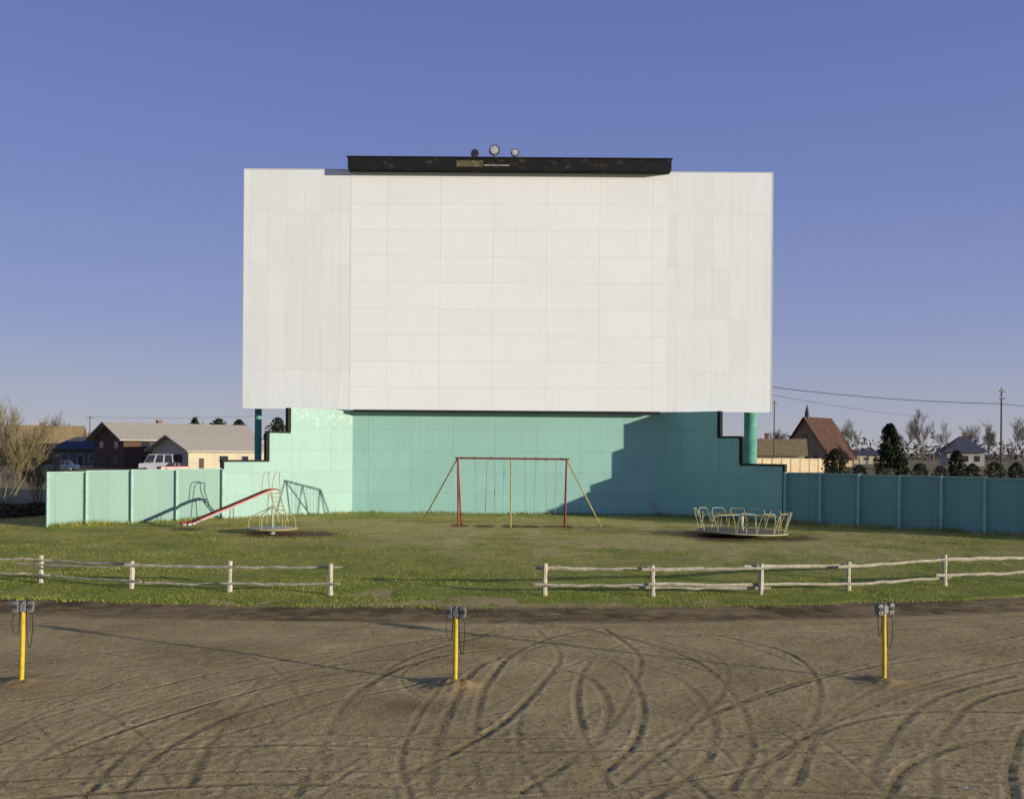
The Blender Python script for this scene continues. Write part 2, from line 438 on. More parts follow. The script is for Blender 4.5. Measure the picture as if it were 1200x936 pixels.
damp = np.clip(np.maximum(damp, .8*np.clip(fbm(X, Y, .28, 4)-.27, 0, 1)), 0, .85)
damp = damp*np.clip(.9+.7*fbm(X, Y, 3, 4), .4, 1.1)
Z = Z*inner
lot = structure(grid_obj('gravel_lot', X, Y, Z, M['lot'], {'damp': damp, 'rut': np.clip(rutm, 0, 1), 'ridge': np.clip(ridm, 0, 1)}))
def lotz(x, y):
    i = min(max(np.searchsorted(xs, x), 0), len(xs)-1); j = min(max(np.searchsorted(ds, y), 0), len(ds)-1)
    return float(Z[j, i])

# loose stones on the lot (uncountable)
n = 30000
sd = 9.2+rng.random(n)**1.2*13; sx = (rng.random(n)*2-1)*(sd*.57)
sx = np.clip(sx, -14, 14)
jx = np.clip(np.searchsorted(xs, sx), 0, len(xs)-1); jy = np.clip(np.searchsorted(ds, sd), 0, len(ds)-1)
sz = Z[jy, jx]; sr = .004+.013*rng.random(n)**3
octv = np.array([(1,0,0),(-1,0,0),(0,1,0),(0,-1,0),(0,0,.7),(0,0,-.5)])
octf = np.array([(0,2,4),(2,1,4),(1,3,4),(3,0,4),(2,0,5),(1,2,5),(3,1,5),(0,3,5)])
co = (octv[None]*(.7+.6*rng.random((n,6,1))))*sr[:,None,None]
co[:,:,0] += sx[:,None]; co[:,:,1] += sd[:,None]; co[:,:,2] += sz[:,None]
q = (octf[None]+6*np.arange(n)[:,None,None]).reshape(-1,3)
st = raw_mesh('gravel', co.reshape(-1,3), q, mat('stones', (.24,.18,.09), .9, .5, 9)); st['kind'] = 'stuff'

# lawn
lx = np.arange(-38, 38.01, .15); tt = np.linspace(0, 1, 250)
LX, T = np.meshgrid(lx, tt)
E0 = edge(LX)+EA*fbm(LX, LX*0+3.3, .8, 4)
LY = E0 + T*(63-E0)
swl, swr = gr(537,617), gr(662,619)
mr, ml = gr(869,628), gr(319,626)
def lawn_masks(x, y):
    def ell(px, py, rx, ry): return np.exp(-(((x-px)/rx)**2+((y-py)/ry)**2)**2)
    nz = fbm(x, y, .9, 5)
    d = .95*ell(mr.x, mr.y-.4, 3.6, 3.4)
    d = np.maximum(d, .95*ell(ml.x+.7, ml.y, 2.4, 2.3))
    for k in (.0, .24, .5, .68, .88, 1.0):
        d = np.maximum(d, .85*ell(swl.x+(swr.x-swl.x)*k, swl.y+.3, .6, 1.0))
    sb = gr(215,621); d = np.maximum(d, .85*ell(sb.x, sb.y, 1.1, .9))
    d = np.clip(d*(1+.8*nz), 0, 1)
    s = .95*ell(1.5, 44.5, 10, 10) + .6*ell(14, 40, 9, 7) + .45*ell(-10, 49, 6, 4) + .25*ell(6, 33, 10, 5)
    s = np.clip(s*(.75+1.7*nz+1.4*fbm(x, y, .25, 3)), 0, .9)
    return d, s
D_, ST_ = lawn_masks(LX, LY)
LZ = .03 + .05*fbm(LX, LY, .25, 3) + .025*fbm(LX, LY, 2.2, 2) - .02*D_
LZ = np.where(T < .012, LZ-.09, LZ)
structure(grid_obj('lawn', LX, LY, LZ, M['lawn'], {'dirt': D_, 'straw': ST_}))

# wall / fence geometry in plan
AW = R(43)
JL = Vector((at(413,540,56.6).x, 56.6, 0)); JR = Vector((at(773,540,56.6).x, 56.6, 0))
dL = Vector((-math.cos(AW), -math.sin(AW), 0)); dR = Vector((math.cos(AW), -math.sin(AW), 0))
def wing_len(px, J, dv):
    u = ray(px, 540)[0]
    return (u*J.y - J.x)/(dv.x - u*dv.y)
WLo = JL+dL*wing_len(262, JL, dL); WRo = JR+dR*wing_len(918, JR, dR)
FL0, FL1 = WLo+Vector((-.05,-.02,0)), gr(54,618)
FR0 = WRo+Vector((.08,-.02,0)); FR1 = FR0+(gr(1200,629)-FR0)*1.9

# grass blades
def blades(n, d, x, hmin, hmax, wid):
    D, Sx = lawn_masks(x, d)
    thin = fbm(x, d, .5, 3)
    keep = (rng.random(n) > D*1.25) & (d > edge(x)+.1+EA*fbm(x, x*0+3.3, .8, 4)) & (rng.random(n) < .75+thin)
    d, x, Sx, thin = d[keep], x[keep], Sx[keep], thin[keep]; n = len(d)
    h = (hmin+(hmax-hmin)*rng.random(n)**1.6)*(1+.6*np.clip(thin, -.6, .8))*(1-.35*Sx)
    a = rng.random(n)*2*np.pi; lean = (rng.random(n)-.5)*1.6; a2 = rng.random(n)*2*np.pi
    w = wid*(.6+.8*rng.random(n))
    z0 = .02+.05*fbm(x, d, .25, 3)+.025*fbm(x, d, 2.2, 2)
    p0 = np.stack([x-np.cos(a)*w, d-np.sin(a)*w, z0-.02], -1); p1 = np.stack([x+np.cos(a)*w, d+np.sin(a)*w, z0-.02], -1)
    p2 = np.stack([x+np.cos(a2)*lean*h, d+np.sin(a2)*lean*h, z0+h], -1)
    return np.stack([p0, p1, p2], 1), np.repeat(Sx, 3)
n = 310000
gd = 22.8+(rng.random(n)**1.25)*33.5; gx = (rng.random(n)*2-1)*(gd*.56+1.5)
B1, A1 = blades(n, gd, gx, .022, .055, .011)
bl, al = [B1], [A1]
def strip(a, b, n, h):
    t = rng.random(n); o = .05+np.abs(rng.normal(0, .22, n))
    nn = Vector((-(b-a).y, (b-a).x, 0)).normalized()
    if nn.y > 0: nn = -nn
    x = a.x+(b.x-a.x)*t+nn.x*o; y = a.y+(b.y-a.y)*t+nn.y*o
    B, A = blades(n, y, x, .06, h, .014); bl.append(B); al.append(A*.5)
strip(JL, JR, 2500, .25); strip(JL, WLo, 1600, .25); strip(JR, WRo, 1800, .3); strip(FL0, FL1, 2500, .3); strip(FR0, FR1, 5000, .35)
bv = np.concatenate(bl); av = np.concatenate(al)
gs = raw_mesh('grass', bv.reshape(-1,3), np.arange(len(bv)*3).reshape(-1,3), M['grass'], {'straw': av}); gs['kind'] = 'stuff'

# ------------------------------------------------------------------ movie screen
DS = 55.8
scr = thing('movie_screen', 'huge white panelled drive-in movie screen standing over the turquoise wall', 'movie screen', (0, 56.2, 0))
xl, xr = at(285.8,340,DS).x, at(904,340,DS).x
xa, xb = at(410.5,340,DS).x, at(781.5,340,DS).x
zb, zt = at(600,481,DS).z, at(600,201,DS).z
uvx = lambda v: (v.x+40, v.z)
g = MB(); g.obox((xa, DS, zb), (xb-xa,0,0), (0,.2,0), (0,0,zt-zb)); g.build('screen_face', M['screen'], scr, uv=uvx)
for x0, x1 in ((xl, xa-.004), (xb+.004, xr)):
    g = MB(); g.obox((x0, DS+.008, zb), (x1-x0,0,0), (0,.19,0), (0,0,zt-zb)); g.build('side_panel', M['screen_side'], scr, uv=uvx)
g = MB()
g.obox((xl-.05, DS+.0, zb), (.05,0,0), (0,.3,0), (0,0,zt-zb)); g.obox((xr, DS+.0, zb), (.07,0,0), (0,.35,0), (0,0,zt-zb))
g.obox((xl-.05, DS, zt), (xr-xl+.12,0,0), (0,.3,0), (0,0,.06))
g.build('edge_frame', M['white_trim'], scr)
g = MB(); g.obox((at(414,480,DS).x, DS+.02, zb-.14), (at(773,480,DS).x-at(414,480,DS).x,0,0), (0,.3,0), (0,0,.138)); g.build('bottom_trim', M['black'], scr)
for x0, x1 in ((298.5, 306.5), (872, 887)):
    x0, x1 = at(x0,510,57.4).x, at(x1,510,57.4).x
    g = MB(); g.tube(((x0+x1)/2, 57.4, -.1), ((x0+x1)/2, 57.4, zb+1.5), (x1-x0)/2, n=20)
    for z in (1.5, 4.2): g.lathe(((x0+x1)/2, 57.4, z), [((x1-x0)/2+.02, 0), ((x1-x0)/2+.02, .1)], 20)
    g.build('support_post', M['teal_steel'], scr, smooth=True)
g = MB()
for z in (zb+.8, (zb+zt)/2, zt-.8): g.obox((xl+.4, DS+.32, z), (xr-xl-.8,0,0), (0,.3,0), (0,0,.3))
for k in range(9):
    x = xl+1+(xr-xl-2)*k/8; g.obox((x, DS+.64, zb+.1), (.25,0,0), (0,.3,0), (0,0,zt-zb-.2))
g.build('back_frame', M['polewood'], scr)
# hood
HD = 55.0
hz0 = at(600,203,DS).z; hz1 = at(600,185.5,HD).z; hx0, hx1 = at(407.5,185,HD).x, at(787,185,HD).x
g = MB(); g.obox((hx0, HD, hz0), (hx1-hx0,0,0), (0,DS-HD-.01,0), (0,0,hz1-hz0)); hood = g.build('hood', M['hood'], scr)
g = MB(); g.obox((hx0-.06, HD-.08, hz1), (hx1-hx0+.12,0,0), (0,1.3,0), (0,0,.05)); g.build('roof_sheet', M['black'], hood)
px0, px1 = at(535,190,HD).x, at(566,190,HD).x
g = MB(); g.obox((px0, HD-.015, hz0+.12), (px1-px0,0,0), (0,.014,0), (0,0,.34)); g.build('bare_patch', M['hood_patch'], hood)
px0, px1 = at(567,193,HD).x, at(597,193,HD).x
g = MB(); g.obox((px0, HD-.015, hz0+.17), (px1-px0,0,0), (0,.014,0), (0,0,.07)); g.build('bare_patch', M['hood_strip'], hood)
# floodlights
def flood(px, py, r, lens, label):
    c = at(px, py, 55.2)
    t = thing('floodlight', label, 'floodlight', (c.x, 55.2, hz1+.05), 0, 'floodlights on top of the screen hood')
    Mx = Matrix.Rotation(R(82), 3, 'X')
    g = MB(); g.lathe(c, [(r*.28, -r*1.0), (r*.6, -r*.75), (r*.9, -r*.3), (r, 0), (r*1.05, .03), (r*.97, .03)], 24, Mx); hs = g.build('housing', M['lampgrey'], t, smooth=True)
    g = MB(); g.lathe(c, [(r*.9, .032), (r*.8, .04), (r*.45, .05), (.01, .055)], 24, Mx); g.build('lens', lens, hs, smooth=True)
    g = MB(); g.path([c+Mx @ Vector((r*math.cos(k*math.pi/12), r*math.sin(k*math.pi/12), .04)) for k in range(24)], r*.09, 6, True); g.build('lens_ring', M['grille'], hs, smooth=True)
    g = MB(); zz = c.z-r*.9
    g.tube((c.x, 55.22, hz1+.05), (c.x, 55.22, zz), .04, n=8)
    g.path([(c.x-r*1.12, 55.22, c.z)]+[(c.x+r*1.12*math.cos(math.pi+a*math.pi/8), 55.22, c.z+r*1.12*math.sin(math.pi+a*math.pi/8)) for a in range(1,8)]+[(c.x+r*1.12, 55.22, c.z)], .025, 6)
    g.build('bracket', M['rust'], t)
flood(556.5, 179.5, .20, M['lens_dark'], 'left floodlight with a dark lens on the black screen hood')
flood(579.5, 176, .27, M['lens'], 'middle and largest floodlight on the black screen hood')
flood(603.5, 178.8, .20, M['lens'], 'right small floodlight with a pale lens on the black screen hood')

# ------------------------------------------------------------------ turquoise wall
wall = thing('stepped_wall', 'turquoise sheet wall with stepped angled wings under the white screen', 'wall', (0, 56.7, 0))
ztop = zb-.145
g = MB(); g.obox((JL.x, 56.6, -.1), (JR.x-JL.x,0,0), (0,.15,0), (0,0,ztop+.1+.3)); g.build('center_panel', M['teal_wall'], wall, uv=lambda v: (v.x+40, v.z))
def wing(J, dv, steps, m):
    # steps: (px_of_riser, top pixel y) from the junction outwards
    nrm = Vector((-dv.y, dv.x, 0))
    if nrm.y > 0: nrm = -nrm
    L0 = 0; pts = []
    for px, py in steps:
        L = wing_len(px, J, dv); p = J+dv*L
        z = min(at(px, py, p.y).z, zb-.02)
        pts.append((L0, z, L)); L0 = L
    poly = [(0, -.1)]
    for a, z, b_ in pts: poly += [(a, z), (b_, z)]
    poly.append((pts[-1][2], -.1))
    g = MB(); g.prism([J+dv*a+Vector((0,0,z)) for a, z in poly], -nrm*.14)
    g.build('wing_panel', m, wall, uv=lambda v: ((v-J).dot(dv)+40, v.z))
    g = MB(); tk = .2; up = Vector((0,0,1))
    for i, (a, z, b_) in enumerate(pts):
        zn = pts[i+1][1] if i+1 < len(pts) else -.05
        if i > 0: g.obox(J+dv*(a+.001)+up*(z-.0)+nrm*.05, dv*(b_-a+.1), -nrm*.26, up*.1)
        g.obox(J+dv*(b_-.02)+up*(zn+.1)+nrm*.045, dv*(tk if i+1 < len(pts) else .12), -nrm*.25, up*(z-zn-.1+.0))
    g.build('edge_trim', M['black'], wall)
wing(JL, dL, [(340, 477.5), (315, 507), (262, 541)], M['teal_wing'])
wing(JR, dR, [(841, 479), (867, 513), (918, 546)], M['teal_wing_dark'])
p = at(767,592,56.55)
g = MB(); g.obox((p.x-.16, 56.57, p.z-.2), (.32,0,0), (0,.028,0), (0,0,.4)); g.build('cover_plate', M['slide_pale'], wall)

# ------------------------------------------------------------------ turquoise sheet fences
def sheet_fence(P0, P1, ts, h0, h1, label, seed, pm):
    rnd = random.Random(seed)
    t = thing('sheet_fence', label, 'fence', ((P0.x+P1.x)/2, (P0.y+P1.y)/2, 0))
    dv = (P1-P0); L = dv.length; dv = dv.normalized(); nrm = Vector((-dv.y, dv.x, 0))
    if nrm.y > 0: nrm = -nrm
    up = Vector((0,0,1)); cuts = [0]+[x for x in ts]+[1]
    for a, b_ in zip(cuts[:-1], cuts[1:]):
        if b_-a < .01: continue
        zt0 = h0+(h1-h0)*a+rnd.uniform(-.015,.015)
        A, B = P0+dv*(L*a+.004), P0+dv*(L*b_-.004)
        back = -nrm*.04; tilt = nrm*rnd.uniform(-.015,.015)
        g = MB(); g.obox(A+up*.06, B-A, back, up*(zt0-.06)+tilt)
        g.build('panel', M[pm], t, uv=lambda v: ((v-P0).dot(dv)+seed*7, v.z))
        g = MB(); g.obox(A+up*(zt0+.004)+nrm*.05, B-A, -nrm*.13, up*.06); g.build('top_rail', M['teal_post'], t)
    for x in [.003]+ts+[.997]:
        z = h0+(h1-h0)*x
        c = P0+dv*(L*x)
        g = MB(); g.obox(c-dv*.06+nrm*.18-up*.1, dv*.12, -nrm*.175, up*(z+.1+rnd.uniform(-.03,.1))); g.build('post', M['teal_post'], t)
def fence_ts(P0, P1, pxs):
    out = []
    for px in pxs:
        u = ray(px, 585)[0]; d = P1-P0
        out.append((u*P0.y-P0.x)/(d.x-u*d.y))
    return out
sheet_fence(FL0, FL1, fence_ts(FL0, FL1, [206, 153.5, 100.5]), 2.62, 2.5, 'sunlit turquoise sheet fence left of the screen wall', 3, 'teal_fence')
tsr = fence_ts(FR0, FR1, [962, 1007, 1055, 1104, 1155])
tsr += [tsr[-1]+.085*k for k in range(1, 12) if tsr[-1]+.085*k < .97]
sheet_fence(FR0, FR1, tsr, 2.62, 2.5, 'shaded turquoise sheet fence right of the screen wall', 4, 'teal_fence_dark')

# ------------------------------------------------------------------ rail fences
def log(g, a, b_, r, seed, n=8, k=9, wob=.02):
    rnd = random.Random(seed); a, b_ = Vector(a), Vector(b_); pts = []; rs = []
    for i in range(k+1):
        t = i/k; w = math.sin(math.pi*t)
        pts.append(a.lerp(b_, t)+Vector((rnd.uniform(-1,1)*wob*.4, rnd.uniform(-1,1)*wob, rnd.uniform(-1,1)*wob*(.5+w)-.02*w*rnd.random())))
        rs.append(r*rnd.uniform(.8,1.16)*(1.08-.2*t))
    g.path(pts, rs, n)
def rail_fence(label, posts, rails, rk):
    c = gr(*posts[len(posts)//2][:2])
    t = thing('rail_fence', label, 'rail fence', (c.x, c.y, 0))
    P = []
    for i, (px, yb, yt) in enumerate(posts):
        p = gr(px, yb); z = at(px, yt, p.y).z; P.append((px, p.y))
        g = MB(); rnd = random.Random(i*7+len(posts))
        log(g, p+Vector((0,0,-.15)), p+Vector((rnd.uniform(-.03,.03), rnd.uniform(-.02,.02), z)), .066, i+11, 7, 6, .008)
        g.build('post', M['postwood'], t, smooth=True)
    def dep(px):
        pts = sorted(P)
        for (a, da), (b_, db) in zip(pts[:-1], pts[1:]):
            if px <= b_ or (b_, db) == pts[-1]:
                return da+(db-da)*(px-a)/(b_-a)
    for i, (x0, y0, x1, y1, off, r) in enumerate(rails):
        a = at(x0, y0, dep(x0)+off); b_ = at(x1, y1, dep(x1)+off)
        g = MB(); log(g, a, b_, r*rk, i*3+len(rails), 5, 11, .012); g.build('rail', M['oldwood'], t)
rail_fence('weathered rail fence at the left of the lawn with four posts in view',
    [(-60,682,647),(48,684,650),(154,691,657),(269,694,657),(387,697,660)],
    [(-70,652,60,656,-.13,.05),(40,656,162,661,.12,.05),(146,662,278,664,-.12,.052),(258,664.5,401,664,.12,.05),
     (-70,668,58,673,.13,.045),(38,673,165,681,-.12,.045),(140,681.5,280,685,.12,.045),(258,683,398,684,-.12,.047),(20,660,140,665,-.16,.04)], .72)
rail_fence('long weathered rail fence at the right of the lawn with sagging rails',
    [(638,698,660),(765,699,662),(891,697,660),(994,693,658),(1107,687,650),(1216,682,645)],
    [(626,665,775,666,.12,.05),(752,667,900,665,-.12,.05),(872,664,1003,662,.12,.055),(982,664,1116,655,-.13,.05),(1098,655,1230,652,.12,.055),
     (625,685,772,685,-.12,.045),(738,687,903,689,.13,.05),(760,684,1012,684,-.15,.05),(984,685,1114,676,.12,.045),(1096,674,1230,669,-.12,.047)], .84)

# ------------------------------------------------------------------ speaker posts
def make_speaker_post():
    t = thing('speaker_post', '', 'speaker post', (0,0,0), 0, 'speaker posts standing on the bare lot')
    L = dict(world=False)
    g = MB(); g.path([(0,0,-.2),(0.004,0,.4),(0,0.004,.8),(0,0,1.09)], [.038,.036,.035,.034], 14); g.build('pole', M['yellow'], t, smooth=True, **L)
    g = MB(); g.box((0,0,1.15), (.10,.11,.13)); jb = g.build('junction_box', M['speaker'], t, bevel=.015, **L)
    g = MB(); g.lathe((0,0,1.215), [(.05,0),(.045,.02),(.02,.04)], 12); g.build('box_cap', M['speaker'], jb, smooth=True, **L)
    g = MB(); g.path([(-.14,0,1.20),(-.05,0,1.215),(.05,0,1.215),(.14,0,1.20)], .011, 6); g.build('hanger', M['rust'], t, **L)
    for s in (-1, 1):
        poly = [(s*.06, -.06, 1.07), (s*.06, -.06, 1.225), (s*.08, -.06, 1.25), (s*.145, -.06, 1.25), (s*.165, -.06, 1.225), (s*.157, -.06, 1.085), (s*.137, -.06, 1.065)]
        g = MB(); g.prism(poly, (0,.105,0)); sp = g.build('speaker', M['speaker'], t, bevel=.011, **L)
        g = MB(); g.lathe((s*.112, -.061, 1.17), [(.038,0),(.04,.007),(.016,.01)], 16, Matrix.Rotation(R(90),3,'X')); g.build('grille', M['grille'], sp, **L)
        g = MB(); g.lathe((s*.112, -.062, 1.098), [(.012,0),(.011,.014),(.004,.016)], 10, Matrix.Rotation(R(90),3,'X')); g.build('volume_knob', M['rust'], sp, **L)
        g = MB()
        pts = crom([Vector(p) for p in [(s*.12,.0,1.08),(s*.15,-.03,.92),(s*.13,-.02,.68-.1*s),(s*.085,.01,.62-.1*s),(s*.06,.0,.8),(s*.05,0,1.0),(s*.045,0,1.1)]], 8)
        g.path(pts, .007, 5); g.build('cord', M['cord'], t, smooth=True, **L)
    return t
sp0 = make_speaker_post()
for i, (px, py, rz, lab) in enumerate([(25,800,.25,'yellow speaker post at the far left of the bare lot'), (533,803,-.12,'middle yellow speaker post standing in front of the gap in the rail fence'), (1036,797,.35,'yellow speaker post at the right of the bare lot')]):
    o = sp0 if i == 0 else copy_tree(sp0)
    p = gr(px, py); o.location = (p.x, p.y, [lotz(p.x, p.y)-.02, .0, lotz(p.x, p.y)-.02][i]); o.rotation_euler = (R([0,-1,1.2][i]), R([1.0,.4,-1.4][i]), rz); o['label'] = lab

# ------------------------------------------------------------------ swing set
tl, tr_ = at(536.5,536.5,swl.y+.7), at(664,538,swr.y+.7)
sw = thing('swing_set', 'tall red and yellow swing set on the lawn before the turquoise wall', 'swing set', ((swl.x+swr.x)/2, swl.y+.7, 0))
g = MB(); g.tube(tl+Vector((-.12,0,0)), tr_+Vector((.12,0,0)), .046, n=12); g.build('top_bar', M['red'], sw, smooth=True)
for top, fpx in ((tl, 537), (tr_, 662)):
    f = gr(fpx, 618)
    for dy in (0, 1.7):
        g = MB(); g.tube((f.x+(0.06 if dy else 0), f.y+dy, -.1), top+Vector((0, -.03 if dy == 0 else .05, 0)), .042, n=10); g.build('leg', M['red'], sw, smooth=True)
for top, (fx, fy) in ((tl, (495,609)), (tr_, (706,618))):
    f = gr(fx, fy); g = MB(); g.tube(f+Vector((0,0,-.1)), top, .037, n=10); g.build('brace', M['yellow_old'], sw, smooth=True)
mid = tl.lerp(tr_, .493)
for dy in (-.75, .8):
    g = MB(); g.tube((mid.x, mid.y+dy, -.1), mid, .035, n=10); g.build('leg', M['yellow_old'], sw, smooth=True)
for k in (0.04, .16, .31, .62, .72, .82, .96):
    q_ = tl.lerp(tr_, k); g = MB(); g.lathe(q_+Vector((-.03,0,0)), [(.065,0),(.065,.07)], 12, Matrix.Rotation(R(90),3,'Y')); g.build('clamp', M['rust'], sw)
def swing(ka, kb, zs, label, sway):
    a, b_ = tl.lerp(tr_, ka), tl.lerp(tr_, kb)
    t = thing('swing', label, 'swing', ((a.x+b_.x)/2, a.y, zs), 0, 'swings hanging from the swing set')
    ea, eb = Vector((a.x+.06, a.y+sway, zs+.16)), Vector((b_.x-.06, b_.y+sway, zs+.16))
    for s, e in ((a, ea), (b_, eb)):
        g = MB(); g.path([s+Vector((0,0,-.05)), s.lerp(e, .5)+Vector((.01,0.01,0)), e], .014, 5); g.build('chain', M['chain'], t)
    g = MB(); k = 8; top = []
    for i in range(k+1):
        u = i/k; p = ea.lerp(eb, u)+Vector((0,0,-.18*(1-(2*u-1)**2))); top.append(p)
    vs = []; fs = []
    for p in top: vs += [p+Vector((0,-.08,0)), p+Vector((0,.08,0)), p+Vector((0,.08,-.015)), p+Vector((0,-.08,-.015))]
    for i in range(k):
        for j in range(4): fs.append((i*4+j, i*4+(j+1) % 4, i*4+4+(j+1) % 4, i*4+4+j))
    g.add(vs, fs); g.build('seat', M['belt'], t)
swing(.165, .27, .55, 'belt swing nearest the left red legs of the swing set', .1)
swing(.335, .43, .52, 'belt swing left of the yellow middle legs of the swing set', .0)
swing(.62, .72, .5, 'belt swing next to the yellow middle legs, right bay', .05)
swing(.81, .91, .55, 'belt swing on chains nearest the right red legs of the swing set', -.05)

# ------------------------------------------------------------------ slide
sb, stp = gr(224,619), at(317,573.5,47.6)
sb.z = .26
slide = thing('playground_slide', 'red and pale metal playground slide with a ladder in front of the left turquoise fence', 'slide', (sb.x+1.6, 46, 0))
dv = (stp-sb); dh = Vector((dv.x, dv.y, 0)).normalized(); nn = Vector((-dh.y, dh.x, 0)); up = Vector((0,0,1))
cl = [sb-dh*.45+up*-.02, sb, sb.lerp(stp, .12), sb.lerp(stp, .4), sb.lerp(stp, .7), sb.lerp(stp, .95), stp+dh*.25]
cl = crom(cl, 6)
def ribbon(g, o0, z0, o1, z1):
    vs = []; fs = []
    for p in cl: vs += [p+nn*o0+up*z0, p+nn*o1+up*z0, p+nn*o1+up*z1, p+nn*o0+up*z1]
    k = len(cl)
    for i in range(k-1):
        for j in range(4): fs.append((i*4+j, i*4+(j+1) % 4, i*4+4+(j+1) % 4, i*4+4+j))
    fs += [(3,2,1,0), tuple((k-1)*4+j for j in range(4))]
    g.add(vs, fs)
g = MB(); ribbon(g, -.21, -.06, .21, -.03); ch = g.build('chute', M['slide_pale'], slide)
for s in (-1, 1):
    g = MB(); ribbon(g, s*.212, -.085, s*.226, .015); g.build('chute_side', M['slide_pale'], ch)
    g = MB(); g.path([p+nn*s*.22+up*.035 for p in cl], .036, 8); g.build('chute_edge', M['slide_red'], ch, smooth=True)
lf = gr(333,612)
ld = (Vector((lf.x, lf.y, 0))-Vector((stp.x, stp.y, 0))); ldh = ld.normalized(); ln = Vector((-ldh.y, ldh.x, 0))
ptop = stp+ldh*.45
g = MB(); g.obox(stp+dh*.2-ln*.25+up*-.05, ldh*.45, ln*.5, up*.03); g.build('platform', M['aqua'], slide)
lad = MB()
foot = Vector((lf.x, lf.y, 0)); ftop = ptop+up*0
for s in (-1, 1):
    lad.tube(foot+ln*s*.24+up*-.1, ftop+ln*s*.24, .03, n=8)
la = lad.build('ladder', M['paleyellow'], slide, smooth=True)
for k in range(1, 8):
    p = foot.lerp(ftop, k/8)
    g = MB(); g.obox(p-ln*.24-ldh*.05, ln*.48, ldh*.10, up*.025); g.build('step', M['paleyellow'], la)
for s in (-1, 1):
    hr = [foot.lerp(ftop, .80)+ln*s*.26, ftop+ln*s*.28+up*.45, ftop+ln*s*.28+up*.80, stp+ln*s*.28+up*.82, stp-dh*.12+ln*s*.27+up*.5, stp-dh*.18+ln*s*.26-up*.05]
    g = MB(); g.path(crom([Vector(p) for p in hr], 6), .022, 8); g.build('handrail', M['palewhite'], slide, smooth=True)
    g = MB(); g.tube(stp+nn*s*.5+up*(-stp.z-.1), stp+nn*s*.2-up*.06, .024, n=8); g.build('leg', M['yellow_old'], slide, smooth=True)
mp = sb.lerp(stp, .5)
for s in (-1, 1):
    g = MB(); g.tube(Vector((mp.x, mp.y, -.1))+nn*s*.35, mp+nn*s*.18+up*-.06, .02, n=8); g.build('leg', M['rust'], slide, smooth=True)

# ------------------------------------------------------------------ merry-go-rounds
def arc_up(c, a, half, r, zb_, zt_, lean):
    p = []
    for k in range(17):
        u = k/16; ang = a-half+2*half*u
        s = min(1.0, 1.35*math.sin(math.pi*u)**.55); rr = r+lean*s
        p.append(c+Vector((rr*math.cos(ang), rr*math.sin(ang), zb_+(zt_-zb_)*s)))
    return p
mg = thing('merry_go_round', 'wide merry-go-round with many faded looped handrails right of the swing set', 'merry-go-round', (mr.x, mr.y, 0))
RM = 1.95; ZD = .22
tlt = Matrix.Rotation(R(1.6), 3, 'Y')
c0 = Vector((mr.x, mr.y, 0))
g = MB(); g.lathe(c0+Vector((0,0,ZD)), [(.2,-.1),(RM-.12,-.025),(RM,-.02),(RM,.02),(RM-.05,.03),(.15,.05)], 36, tlt); dk = g.build('platform', M['deck'], mg, smooth=True)
g = MB(); g.path([c0+tlt @ Vector(((RM+.02)*math.cos(k*math.pi/20), (RM+.02)*math.sin(k*math.pi/20), 0))+Vector((0,0,ZD)) for k in range(40)], .03, 8, True); g.build('rim', M['palegreen'], dk, smooth=True)
g = MB(); g.lathe(c0, [(.3,-.1),(.25,.12),(.10,.2),(.09,1.0),(.04,1.04)], 16); g.build('hub', M['palegreen'], mg, smooth=True)
cols = ['paleyellow','palegreen','paleyellow','yellow_old','aqua','palegreen']
for k in range(14):
    a = 2*math.pi*k/14+.1
    g = MB(); pts = arc_up(Vector((0,0,0)), a, .215, RM-.06, ZD+.04, 1.12, .22)
    g.path([c0+tlt @ p for p in pts], .019, 7); g.build('handrail', M[cols[k % 6]], mg, smooth=True)
    if k % 2 == 0:
        g = MB(); g.path([c0+tlt @ p for p in crom([Vector((.08*math.cos(a), .08*math.sin(a), .95)), Vector((1.0*math.cos(a), 1.0*math.sin(a), .93)), Vector(((RM-.3)*math.cos(a), (RM-.3)*math.sin(a), .85)), Vector(((RM-.12)*math.cos(a), (RM-.12)*math.sin(a), ZD+.05))], 5)], .019, 7)
        g.build('spoke', M[cols[(k//2+3) % 6]], mg, smooth=True)
mg2 = thing('merry_go_round', 'small pale merry-go-round with sloping bars beside the slide', 'merry-go-round', (ml.x, ml.y, 0))
c0 = Vector((ml.x, ml.y, 0)); RM2 = 1.05
g = MB(); g.lathe(c0+Vector((0,0,.26)), [(.1,-.08),(RM2-.1,-.03),(RM2,-.03),(RM2,.025),(RM2-.05,.035),(.1,.05)], 32); dk = g.build('platform', M['palewhite'], mg2, smooth=True)
g = MB(); g.path([c0+Vector(((RM2+.015)*math.cos(k*math.pi/16), (RM2+.015)*math.sin(k*math.pi/16), .26)) for k in range(32)], .028, 8, True); g.build('rim', M['yellow_old'], dk, smooth=True)
g = MB(); g.lathe(c0, [(.15,-.1),(.1,.2),(.045,.28),(.04,1.25),(.02,1.28)], 12); g.build('hub', M['aqua'], mg2, smooth=True)
for k in range(6):
    a = 2*math.pi*k/6+.3
    d_ = Vector((math.cos(a), math.sin(a), 0))
    g = MB(); g.path(crom([c0+d_*.04+Vector((0,0,1.2)), c0+d_*.35+Vector((0,0,1.05)), c0+d_*.75+Vector((0,0,.85)), c0+d_*(RM2-.1)+Vector((0,0,.7)), c0+d_*(RM2-.05)+Vector((0,0,.28))], 5), .016, 7)
    g.build('handrail', M[['paleyellow','palewhite','yellow_old'][k % 3]], mg2, smooth=True)

